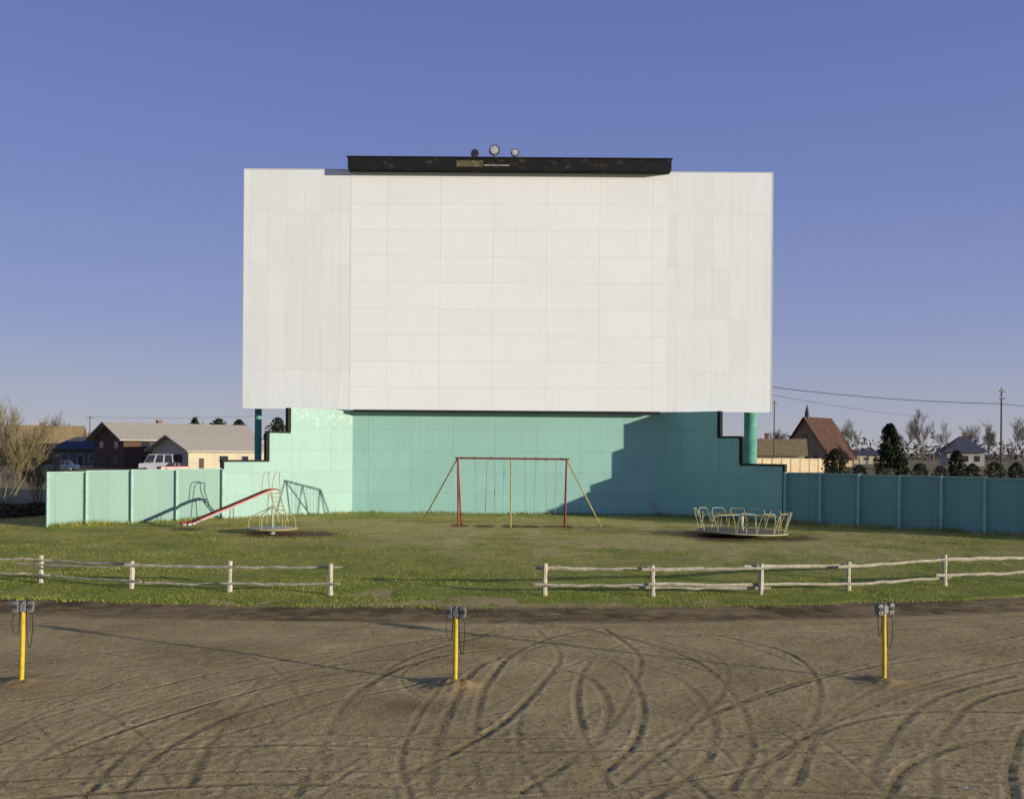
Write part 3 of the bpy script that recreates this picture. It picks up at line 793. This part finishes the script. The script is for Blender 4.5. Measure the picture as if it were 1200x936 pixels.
# ------------------------------------------------------------------ vegetation
def bare_skeleton(seed, h, lev=5, stems=1, spread=.5, rad=None, base=.35):
    rnd = random.Random(seed); segs = []
    def grow(p, d, ln, r, l):
        k = 3
        for i in range(k):
            d2 = (d+Vector((rnd.uniform(-1,1), rnd.uniform(-1,1), rnd.uniform(-.4,.9)))*.16).normalized()
            q = p+d2*ln/k; r2 = r*(1-.22*(1 if l else .5))
            segs.append((p, q, r, r2, l))
            if l < lev and (i > 0 or l > 0):
                for _ in range(rnd.choice((1,2,2)) if l < 3 else rnd.choice((1,2))):
                    ax = Vector((rnd.uniform(-1,1), rnd.uniform(-1,1), rnd.uniform(-.5,.5))).normalized()
                    d3 = (d2+ax*rnd.uniform(spread*.9, spread*1.7)+Vector((0,0,.15))).normalized()
                    grow(q, d3, ln*rnd.uniform(.55,.78), r2*.6, l+1)
            p, d, r = q, d2, r2
    for s in range(stems):
        a = rnd.uniform(0, 6.28); o = Vector((math.cos(a), math.sin(a), 0))*(.0 if stems == 1 else base*math.sqrt(rnd.random()))
        dd = Vector((o.x*.5, o.y*.5, 1)).normalized()
        if stems > 1: segs.append((Vector((0,0,-.12)), o+Vector((0,0,-.06)), rad, rad, 0))   # spreading root stock
        grow(o+Vector((0,0,-.1)), dd, h*.45*(1 if stems == 1 else rnd.uniform(.55,1.1)), rad or h*.022, 0)
    return segs
def bare_tree(name, label, loc, seed, h, lev, stems, spread, mt, mc, group=None, rmin=.012, rad=None, base=.35):
    segs = bare_skeleton(seed, h, lev, stems, spread, rad, base)
    top = max(s[1].z for s in segs); k = h/top
    t = thing(name, label, 'tree' if name == 'bare_tree' else 'shrub', loc, 0, group)
    a, c_ = MB(), MB()
    for p, q, r0, r1, l in segs:
        (a if l < 2 else c_).path([p*k, q*k], [max(r0, rmin), max(r1, rmin)], 6 if l < 2 else 3)
    a.build('trunk', mt, t, world=False, smooth=True, recalc=False); c_.build('crown', mc, t, world=False, recalc=False)
    return t
def cards(pts, size, rnd, out=None):
    g = MB()
    for p in pts:
        s = size*rnd.uniform(.5, 1.2)
        u = Vector((rnd.uniform(-1,1), rnd.uniform(-1,1), rnd.uniform(-1,1))).normalized()
        w = u.cross(Vector((rnd.uniform(-1,1), rnd.uniform(-1,1), rnd.uniform(-1,1)))).normalized()
        g.add([p-u*s, p+w*s*.5, p+u*s, p-w*s*.5], [(0,1,2,3)])
    return g
def conifer(label, loc, seed, h, r, n=2600, group=None, name='evergreen_tree', fat=.85):
    rnd = random.Random(seed); t = thing(name, label, 'tree', loc, 0, group)
    ph = [rnd.uniform(0, 6.28) for _ in range(4)]; pts = []
    while len(pts) < n:
        z = rnd.random()**1.15; a = rnd.uniform(0, 6.28)
        Rz = r*(1-z)**fat*(.75+.22*math.sin(3*a+ph[0]+z*9)+.16*math.sin(5*a+ph[1]-z*17)+.12*math.sin(z*40+ph[2]))
        rr = Rz*math.sqrt(rnd.uniform(.25, 1))
        pts.append(Vector((rr*math.cos(a), rr*math.sin(a), h*(.05+.95*z)-rr*.15)))
    g = MB(); g.path([(0,0,-.1),(0,0,h*.5),(0,0,h*.97)], [h*.02, h*.012, .02], 6); g.build('trunk', M['bark'], t, world=False)
    cards(pts, h*.034, rnd).build('crown', M['needles'], t, world=False, recalc=False)
    return t
def shrub(label, loc, seed, h, r, mkey='shrub', n=1300, group=None, name='round_shrub', cat='shrub', cone=.4):
    rnd = random.Random(seed); t = thing(name, label, cat, loc, 0, group)
    ph = [rnd.uniform(0, 6.28) for _ in range(4)]; pts = []
    while len(pts) < n:
        z = rnd.random(); a = rnd.uniform(0, 6.28)
        prof = math.sqrt(max(0, 1-(2*z-1)**2))*(1-cone*z)*1.15
        Rz = r*prof*(.85+.15*math.sin(3*a+ph[0]+z*6)+.12*math.sin(7*a+ph[1]-z*11)+.1*math.sin(z*19+ph[2]))
        rr = Rz*math.sqrt(rnd.uniform(.3, 1.1)); pts.append(Vector((rr*math.cos(a), rr*math.sin(a), h*z)))
    g = MB(); g.path([(0,0,-.1),(0,0,h*.7)], [.08, .03], 6); g.build('trunk', M['bark'], t, world=False)
    cards(pts, max(.10, h*.055), rnd).build('crown', M[mkey], t, world=False, recalc=False)
    return t
p = gr(4,592)
bare_tree('bare_shrub', 'tall pale leafless thicket at the far left edge past the fence end', (p.x-.5, p.y, 0), 33, 7.6, 4, 15, .28, M['twig'], M['twig'], rad=.032, rmin=.0075, base=1.2)
p = gr(40,590)
bare_tree('bare_shrub', 'low leafless shrub between the left fence end and the tall pale thicket', (p.x-.9, p.y+3, 0), 5, 4.4, 3, 13, .34, M['twig'], M['twig'], rad=.026, rmin=.0075, base=.6)
for i, (px, py, h, r) in enumerate([(2,606,.7,1.7),(26,604,.6,1.4),(45,603,.65,1.1)]):  # brush added in place of the dark ground past the fence end
    p = gr(px, py)
    shrub(['dark dry brush clump at the extreme left under the pale thicket', 'dark dry brush clump, middle one of three beyond the left fence end', 'dark dry brush clump nearest the left fence end'][i], (p.x, p.y, 0), 40+i, h, r, 'brush', 1500, 'brush clumps past the fence end', 'brush_clump', 'shrub', .2)
def dz(px, top, d): return at(px, top, d).z
# right hand shrubs
sh = [(979,526,30,130,'tall dark evergreen shrub just right of the pale plank fence'),(1007,545,24,120,'low dark shrub second from the pale plank fence'),(1034,546,24,118,'low dark shrub in front of the big evergreen tree'),
      (1056,532,18,130,'narrow upright dark shrub right of the big evergreen tree'),(1078,543,24,120,'low dark shrub below the bare roadside tree'),(1102,546,22,118,'low dark shrub in front of the white house'),
      (1121,528,22,130,'upright dark shrub in front of the white house'),(1140,543,20,122,'small dark shrub between the white house and the utility pole'),(1166,541,26,125,'broad dark shrub at the foot of the right utility pole'),(1191,542,22,125,'dark shrub at the right edge past the utility pole')]
for i, (px, top, w, d, lab) in enumerate(sh):
    p = at(px, 540, d); shrub(lab, (p.x, d, -.1), 60+i, dz(px, top, d)+.1, w/2/F*d, 'shrub', 1300, 'dark shrubs beyond the right fence', cone=.28)
d = 235; p = at(1043,540,d); conifer('large dark evergreen tree right of the church', (p.x, d, -.1), 5, dz(1043,496,d), 18/F*d, 4600, fat=.34)
lt = [(228,489,250,5.0,'evergreen tree behind the pale roof of the big brown house'),(256,490,250,9.0,'broad evergreen tree over the right end of the pale roof'),(280,491,262,8.0,'dark evergreen just left of the screen post'),(325,489,270,9.0,'evergreen tree seen between the screen post and the stepped wall')]
for i, (px, top, d, r, lab) in enumerate(lt):
    p = at(px, 540, d); conifer(lab, (p.x, d, -.1), 80+i, dz(px, top, d), r*.6, 2200, fat=.38)
bt = [(1084,476,220,'tall bare tree right of the big evergreen',7),(1100,488,240,'thin bare tree just right of the tallest bare tree',8),(1007,490,300,'distant bare tree directly right of the church roof',9),(1064,494,320,'distant bare tree behind the big evergreen',10),
      (1136,495,300,'bare tree behind the white house roof',11),(1158,491,280,'bare tree left of the right utility pole',12),(1186,487,250,'bare tree right of the right utility pole',13),(1206,488,240,'bare tree at the right edge of the picture',14),
      (70,490,260,'bare tree behind the yellow roofed house',15),(242,488,300,'bare tree behind the big brown house',16),(905,500,260,'bare tree beside the tan house, near the screen edge',17)]
for px, top, d, lab, sd in bt:
    p = at(px, 540, d)
    bare_tree('bare_tree', lab, (p.x, d, -.1), sd, dz(px, top, d), 5, 1, .42, M['twig_far'], M['twig_far'], 'bare trees beyond the fences', .016, rad=.15)
# far tree belt
pts = []
rnd = random.Random(3)
for k in range(12000):
    x = rnd.uniform(-520, 520); d = rnd.uniform(480, 640)
    hh = 6+5*abs(math.sin(x*.021+1)*math.sin(x*.057))+3*rnd.random()
    pts.append(Vector((x, d, rnd.random()**1.3*hh)))
ft = cards(pts, 1.3, rnd).build('far_trees', M['far_leaf'], base=(0,0,0), recalc=False); ft['kind'] = 'stuff'

# ------------------------------------------------------------------ buildings
def house(name, label, cat, loc, rz, L, W, ev, pk, mw, mr, wins=(), doors=(), garages=(), chim=None, hip=False, over=.6, trim='white_trim'):
    t = thing(name, label, cat, loc, rz); w = dict(world=False)
    g = MB()
    if hip: g.box((0,0,ev/2-.1), (L, W, ev+.2))
    else: g.prism([(-L/2,-W/2,-.2),(-L/2,W/2,-.2),(-L/2,W/2,ev),(-L/2,0,pk),(-L/2,-W/2,ev)], (L,0,0))
    wl = g.build('wall', mw, t, **w)
    g = MB()
    if hip:
        a, b_ = L/2+over, W/2+over; rl = max(.2, L/2-W/2)
        g.add([(-a,-b_,ev),(a,-b_,ev),(a,b_,ev),(-a,b_,ev),(-a,-b_,ev+.18),(a,-b_,ev+.18),(a,b_,ev+.18),(-a,b_,ev+.18),(-rl,0,pk),(rl,0,pk)],
              [(3,2,1,0),(0,1,5,4),(1,2,6,5),(2,3,7,6),(3,0,4,7),(4,5,9,8),(6,7,8,9),(5,6,9),(7,4,8)])
    else:
        sl = (pk-ev)/(W/2)
        for s in (-1, 1):
            ye = s*(W/2+over); ze = ev-sl*over
            g.obox((-L/2-over, 0, pk+.03), (L+2*over,0,0), (0, ye, ze-pk), (0,0,.22))
    rf = g.build('roof', mr, t, **w)
    def put(kind, face, pos, z, ww, hh, frame, pane, sub):
        if face in 'fb': s = -1 if face == 'f' else 1; c = Vector((pos, s*W/2, z)); a = Vector((1,0,0)); nrm = Vector((0,s,0))
        else: s = -1 if face == 'l' else 1; c = Vector((s*L/2, pos, z)); a = Vector((0,1,0)); nrm = Vector((s,0,0))
        u = Vector((0,0,1))
        g = MB(); g.obox(c-a*(ww/2+.1)-u*(hh/2+.1)-nrm*.05, a*(ww+.2), nrm*.13, u*(hh+.2)); fr = g.build(kind, frame, t, **w)
        if sub:
            g = MB(); g.obox(c-a*ww/2-u*hh/2-nrm*.02, a*ww, nrm*.125, u*hh); g.build(sub, pane, fr, **w)
    for (face, pos, z, ww, hh) in wins: put('window', face, pos, z, ww, hh, M[trim], M['glass'], 'pane')
    for (face, pos, ww, hh) in doors: put('door', face, pos, hh/2, ww, hh, M[trim], M['brown_wall'], 'door_leaf')
    for (face, pos, ww, hh, key) in garages: put('garage_opening', face, pos, hh/2, ww, hh, M[trim], M[key], 'garage_door')  # the pane is a dark sheet standing for the shaded opening
    if chim:
        x, y, top = chim; g = MB(); g.box((x, y, top-1.5), (.9,.9,3)); g.box((x, y, top+.06), (1.1,1.1,.12)); g.build('chimney', M['brick'], rf, **w)
    return t
def mk(px, d): return Vector((at(px, 540, d).x, d, -.1))
d = 190; p = mk(208, d)
house('brown_house', 'big dark brown two storey house with a long pale roof at the left', 'house', p, R(46), 27, 12.5, 5.5, 8.2, M['brown_wall'], M['pale_roof'],
      [('l',-3.4,4.2,1.6,1.2),('l',2.8,4.2,1.6,1.2),('l',-3.2,1.5,1.8,1.2),('f',-9.5,4.2,1.8,1.2),('f',-4.5,4.2,1.8,1.2),('f',-9.5,1.5,1.8,1.2)], [('l',.6,1.1,2.1)], (), (-3,1.5,8.9), over=1.3, trim='dark_trim')
d = 171; p = mk(246, d)
house('garage_building', 'low cream garage with a pale gable roof before the brown house', 'garage', p, R(54), 16, 10.0, 3.5, 5.7, M['cream_wall'], M['pale_roof'],
      [('f',3.5,1.9,1.4,1.0),('f',-1.0,1.9,1.8,1.1)], [('f',-5.5,1.0,2.1)], [('l',0,7.0,2.7,'garage')], over=1.0)
d = 205; p = mk(98, d); house('blue_roofed_house', 'small house with a dark slate blue hip roof left of the brown house', 'house', p, R(15), 11, 8, 3.2, 5.9, M['grey_wall'], M['blue_roof'],
      [('f',-3,1.7,1.5,1.2),('f',2.5,1.7,1.8,1.2)], [('f',0,1,2.1)], hip=True, over=.9)
d = 215; p = mk(57, d); house('yellow_roofed_house', 'house with a yellowish tan gable roof behind the left edge thicket', 'house', p, R(12), 13, 8, 5.0, 8.2, M['brown_wall'], M['tan_roof'],
      [('f',-4,3.6,1.5,1.2),('f',0,3.6,1.5,1.2),('f',4,3.6,1.5,1.2),('l',0,5.2,1.2,1)], [('f',2,1,2.1)], (), (-1.5,.8,8.9), over=.9, trim='dark_trim')
d = 205; p = mk(904, d); house('tan_house', 'low tan roofed house peeking out right of the screen', 'house', p, R(-14), 13, 8, 3.4, 6.3, M['cream_wall'], M['tan_roof'],
      [('f',1,1.9,1.5,1.1),('f',4.2,1.9,1.5,1.1)], [('f',-2,1,2.1)], (), (-1,1,7.6))
d = 264; p = mk(958, d)
house('church', 'church with a steep rust brown roof and little spire at the right', 'church', p, R(47), 14.5, 13.0, 3.5, 12.9, M['tan_wall'], M['rust_roof'],
      [('l',0,6.8,1.4,3.2),('l',-3,2,1,1.8),('l',3,2,1,1.8),('f',-4,1.8,1.2,1.6),('f',0,1.8,1.2,1.6),('f',4,1.8,1.2,1.6)], [('l',0,2,2.6)], over=1.2, trim='dark_trim')
ch = [o for o in bpy.data.objects if o.name == 'church'][0]
g = MB(); g.box((-6.3,0,13.2), (.8,.8,1.2)); g.add([(-6.75,-.45,13.8),(-5.85,-.45,13.8),(-5.85,.45,13.8),(-6.75,.45,13.8),(-6.3,0,16.7)], [(3,2,1,0),(0,1,4),(1,2,4),(2,3,4),(3,0,4)]); g.build('spire', M['blue_roof'], ch, world=False)
d = 300; p = mk(1127, d); house('white_house', 'small white house with a dark hip roof right of the bare trees', 'house', p, R(-10), 10.5, 9, 4.0, 9.0, M['white_wall'], M['blue_roof'],
      [('f',-3.2,2.2,1.3,1.6),('f',0,2.2,1.3,1.6),('f',3.2,2.2,1.3,1.6)], [('f',-1.6,1,2.1)], (), (1,1,10.0), hip=True, over=1.1, trim='dark_trim')
d = 330; p = mk(1022, d); house('low_shed', 'low pale distant building between the church and the evergreen', 'building', p, R(-5), 14, 8, 3, 4.4, M['cream_wall'], M['blue_roof'],
      [('f',-3,1.7,1.2,1),('f',3,1.7,1.2,1)], [('f',0,1,2.1)])
# pale plank fence
d = 178; a, b_ = mk(882, d), mk(966, d+10); zt_ = dz(920, 537.5, d)
pf = thing('plank_fence', 'pale yellow wooden plank fence between the screen and the church', 'fence', (a+b_)/2)
k = 46
g = MB()
for i in range(k):
    s = a.lerp(b_, i/k); e = (b_-a)/k
    g.obox(s+e*.03, e*.94, Vector((0,.04,0)), Vector((0,0,zt_+.1+.06*random.random())))
g.build('planks', M['pale_fence'], pf)
for i in range(0, k+1, 6):
    s = a.lerp(b_, i/k); g = MB(); g.obox(s+Vector((-.07,-.14,0)), (.14,0,0), (0,.135,0), (0,0,zt_+.2)); g.build('post', M['pale_fence'], pf)

# ------------------------------------------------------------------ vehicles
def car(name, label, cat, loc, rz, L, W, low, cab, top, hood_, body, tailslope, boxy=False):
    t = thing(name, label, cat, loc, rz); w = dict(world=False); h = W/2
    g = MB()
    g.prism([(-L/2,-h,.35),(L/2,-h,.35),(L/2,-h,low*.86),(L/2-.1,-h,low),(-L/2+.1,-h,low*.97),(-L/2,-h,low*.75)], (0,W,0)); bd = g.build('body', body, t, bevel=.06, **w)
    x0, x1 = -L/2+hood_, L/2-cab
    i = .14
    A = [(x0,-h+.04,low-.02),(x1,-h+.04,low-.02),(x1,h-.04,low-.02),(x0,h-.04,low-.02)]
    B = [(x0+.55 if not boxy else x0+.75,-h+i,top),(x1-tailslope,-h+i,top),(x1-tailslope,h-i,top),(x0+.55 if not boxy else x0+.75,h-i,top)]
    g = MB(); g.add(A+B, [(3,2,1,0),(4,5,6,7),(0,1,5,4),(1,2,6,5),(2,3,7,6),(3,0,4,7)]); g.build('cabin', body, t, bevel=.05, **w)
    def quad(p, q, r, s, off, name):
        P_ = [Vector(x) for x in (p,q,r,s)]; c_ = sum(P_, Vector())/4; nrm = (P_[1]-P_[0]).cross(P_[3]-P_[0]).normalized()
        if nrm.dot(c_-Vector((0,0,(low+top)/2))) < 0: nrm = -nrm
        P_ = [c_+(x-c_)*.86+nrm*.012 for x in P_]; g = MB(); g.prism(P_, nrm*.012); g.build(name, M['glass'], t, **w)
    lerp = lambda a, b_, k: tuple(a[i]+(b_[i]-a[i])*k for i in range(3))
    for s in (0, 1):
        a0, a1, b0, b1 = (A[0],A[1],B[0],B[1]) if s == 0 else (A[3],A[2],B[3],B[2])
        for k0, k1 in ((0,.34),(.36,.66),(.68,1)): quad(lerp(a0,a1,k0), lerp(a0,a1,k1), lerp(b0,b1,k1), lerp(b0,b1,k0), .01, 'window')
    quad(A[0],A[3],B[3],B[0],.01,'windscreen'); quad(A[1],A[2],B[2],B[1],.01,'rear_window')
    for x in (-L*.31, L*.31):
        for s in (-1, 1):
            g = MB(); g.lathe((x, s*(h-.1), .33), [(.2,-.11),(.33,-.1),(.33,.1),(.2,.11)], 20, Matrix.Rotation(R(90),3,'X')); wh = g.build('wheel', M['tyre'], t, smooth=True, **w)
            g = MB(); g.lathe((x, s*(h+.012), .33), [(.2,-.01),(.17,.012),(.05,.02)], 16, Matrix.Rotation(R(-90*s),3,'X')); g.build('rim', M['rim'], wh, **w)
    for s in (-1, 1):
        g = MB(); g.box((-L/2-.01, s*(h-.3), low*.7), (.06,.34,.16)); g.build('headlight', M['lamp_glass'], t, **w)
        g = MB(); g.box((L/2+.01, s*(h-.25), low*.75), (.06,.26,.18)); g.build('tail_light', M['car_red'], t, **w)
    g = MB(); g.box((-L/2-.03,0,.45), (.12,W*.96,.16)); g.build('bumper', M['rim'], t, **w)
d = 156; car('parked_van', 'white van parked in front of the brown house', 'van', mk(184, d), R(12), 5.3, 2.0, 1.35, .08, 2.75, .75, M['van_white'], .15, True)
d = 150; car('parked_car', 'red car parked beside the white van', 'car', mk(203, d), R(40), 4.5, 1.75, .98, .8, 1.5, 1.3, M['car_red'], .5)
d = 156; car('parked_car', 'dark blue car parked before the blue roofed house', 'car', mk(73, d), R(8), 4.8, 1.8, 1.0, .8, 1.6, 1.35, M['car_blue'], .5)

# ------------------------------------------------------------------ utility poles and wires
def upole(px, top, d, label, arms=1, r=.16):
    p = mk(px, d); z = dz(px, top, d)
    t = thing('utility_pole', label, 'utility pole', p, 0, 'utility poles behind the fences')
    g = MB(); g.tube(p, (p.x, p.y, z), r, r*.7, 8); g.build('pole', M['polewood'], t, smooth=True)
    for k in range(arms):
        zz = z-.5-k*1.1
        g = MB(); g.box((p.x, p.y-r-.06, zz), (1.5,.12,.14), .5); ca = g.build('crossarm', M['polewood'], t)
        for x in (-.65,-.25,.25,.65):
            g = MB(); g.lathe((p.x+x*math.cos(.5), p.y-r-.06+x*math.sin(.5), zz+.07), [(.04,0),(.07,.05),(.05,.16)], 8); g.build('insulator', M['lampgrey'], ca)
    return Vector((p.x, p.y, z))
uR = upole(1173, 455, 155, 'tall utility pole at the right past the turquoise fence', 2, .17)
uL = upole(105, 487, 240, 'thin utility pole behind the slate blue roofed house', 1, .14)
uM = upole(907, 469, 190, 'utility pole just right of the screen edge', 1, .14)
uS = upole(230, 487, 280, 'distant utility pole over the pale roof', 1, .14)
def wire(a, b_, sag, r, label):
    a, b_ = Vector(a), Vector(b_)
    g = MB(); g.path([a.lerp(b_, k/24)+Vector((0,0,-sag*4*(k/24)*(1-k/24))) for k in range(25)], r, 5)
    tag(g.build('overhead_wire', M['wire'], base=(a+b_)/2, smooth=True), label, 'wire', 'overhead wires')
pA, pB = at(870,449,150), at(1173,473,155)
wire(pA, pB, .6, .05, 'thick upper wire running from behind the screen to the right pole')
wire(pB, at(1330,478,165), .5, .05, 'wire running right from the tall right utility pole')
wire(at(870,456,160), at(1090,489,215), .5, .032, 'thin lower wire sloping down from the screen to the bare trees')
wire(uL+Vector((.4,-.2,-.35)), at(300,487.5,240), .3, .032, 'thin wire running right from the left utility pole')

# ------------------------------------------------------------------ litter on the lot
for i, (px, py, lab) in enumerate([(151,851,'small pale paper scrap on the left of the bare lot'),(1131,923,'small pale paper scrap at the bottom right of the lot')]):
    p = gr(px, py); z = lotz(p.x, p.y); rnd = random.Random(i); k = 4; g = MB(); vs = []
    for a in range(k+1):
        for b2 in range(k+1):
            vs.append(Vector((p.x+(a/k-.5)*.09+rnd.uniform(-.008,.008), p.y+(b2/k-.5)*.06+rnd.uniform(-.007,.007), z+.008+rnd.uniform(0,.015))))
    g.add(vs, [(a*(k+1)+b2, (a+1)*(k+1)+b2, (a+1)*(k+1)+b2+1, a*(k+1)+b2+1) for a in range(k) for b2 in range(k)])
    tag(g.build('paper_scrap', M['paper'], base=(p.x, p.y, z), recalc=False), lab, 'litter', 'paper scraps on the lot')

# ------------------------------------------------------------------ light, sky, camera
sdir = Vector((math.cos(AZ)*math.cos(EL), -math.sin(AZ)*math.cos(EL), math.sin(EL)))
sl = bpy.data.lights.new('sun', 'SUN'); sl.energy = 5.0; sl.angle = R(.5); sl.color = (1, .905, .74)
so = bpy.data.objects.new('sun', sl); COL.objects.link(so); so.rotation_euler = sdir.to_track_quat('Z', 'Y').to_euler(); so.location = sdir*60
wd = bpy.data.worlds.new('World'); S.world = wd; wd.use_nodes = True
nt = wd.node_tree; bg = nt.nodes['Background']
sk = nt.nodes.new('ShaderNodeTexSky'); sk.sky_type = 'NISHITA'; sk.sun_disc = False
sk.sun_elevation = EL; sk.sun_rotation = R(119); sk.altitude = 1200; sk.air_density = 1.0; sk.dust_density = .5; sk.ozone_density = 3.0
# evening haze: violet blue overhead thinning to pale lavender at the horizon, laid over the physical sky
gz = N(nt, 'ShaderNodeSeparateXYZ', {0: N(nt, 'ShaderNodeTexCoord').outputs['Generated']}).outputs[2]
cr = nt.nodes.new('ShaderNodeValToRGB'); nt.links.new(gz, cr.inputs[0])
stops = [(0, (.45,.445,.50)), (.04, (.38,.395,.515)), (.12, (.275,.315,.54)), (.25, (.19,.24,.515)), (.42, (.13,.178,.445)), (1, (.06,.10,.28))]
el = cr.color_ramp.elements
el[0].position, el[0].color = stops[0][0], c4(stops[0][1]); el[1].position, el[1].color = stops[-1][0], c4(stops[-1][1])
for p_, c_ in stops[1:-1]:
    e = el.new(p_); e.color = c4(c_)
sc = mixc(nt, 1.0, cr.outputs[0], (1/.15, 1/.15, 1/.15), 'MULTIPLY')
nt.links.new(mixc(nt, .88, sk.outputs[0], sc), bg.inputs[0]); bg.inputs[1].default_value = .15
S.view_settings.view_transform = 'Standard'; S.view_settings.look = 'None'; S.view_settings.exposure = 0
cd = bpy.data.cameras.new('camera'); co_ = bpy.data.objects.new('camera', cd); COL.objects.link(co_)
cd.sensor_fit = 'HORIZONTAL'; cd.sensor_width = 36; cd.lens = F/1200*36
cd.shift_y = (YH-468)/1200
cd.clip_start = .1; cd.clip_end = 9000
co_.location = (0, 0, H); co_.rotation_euler = (R(90), -RO, 0)
S.camera = co_
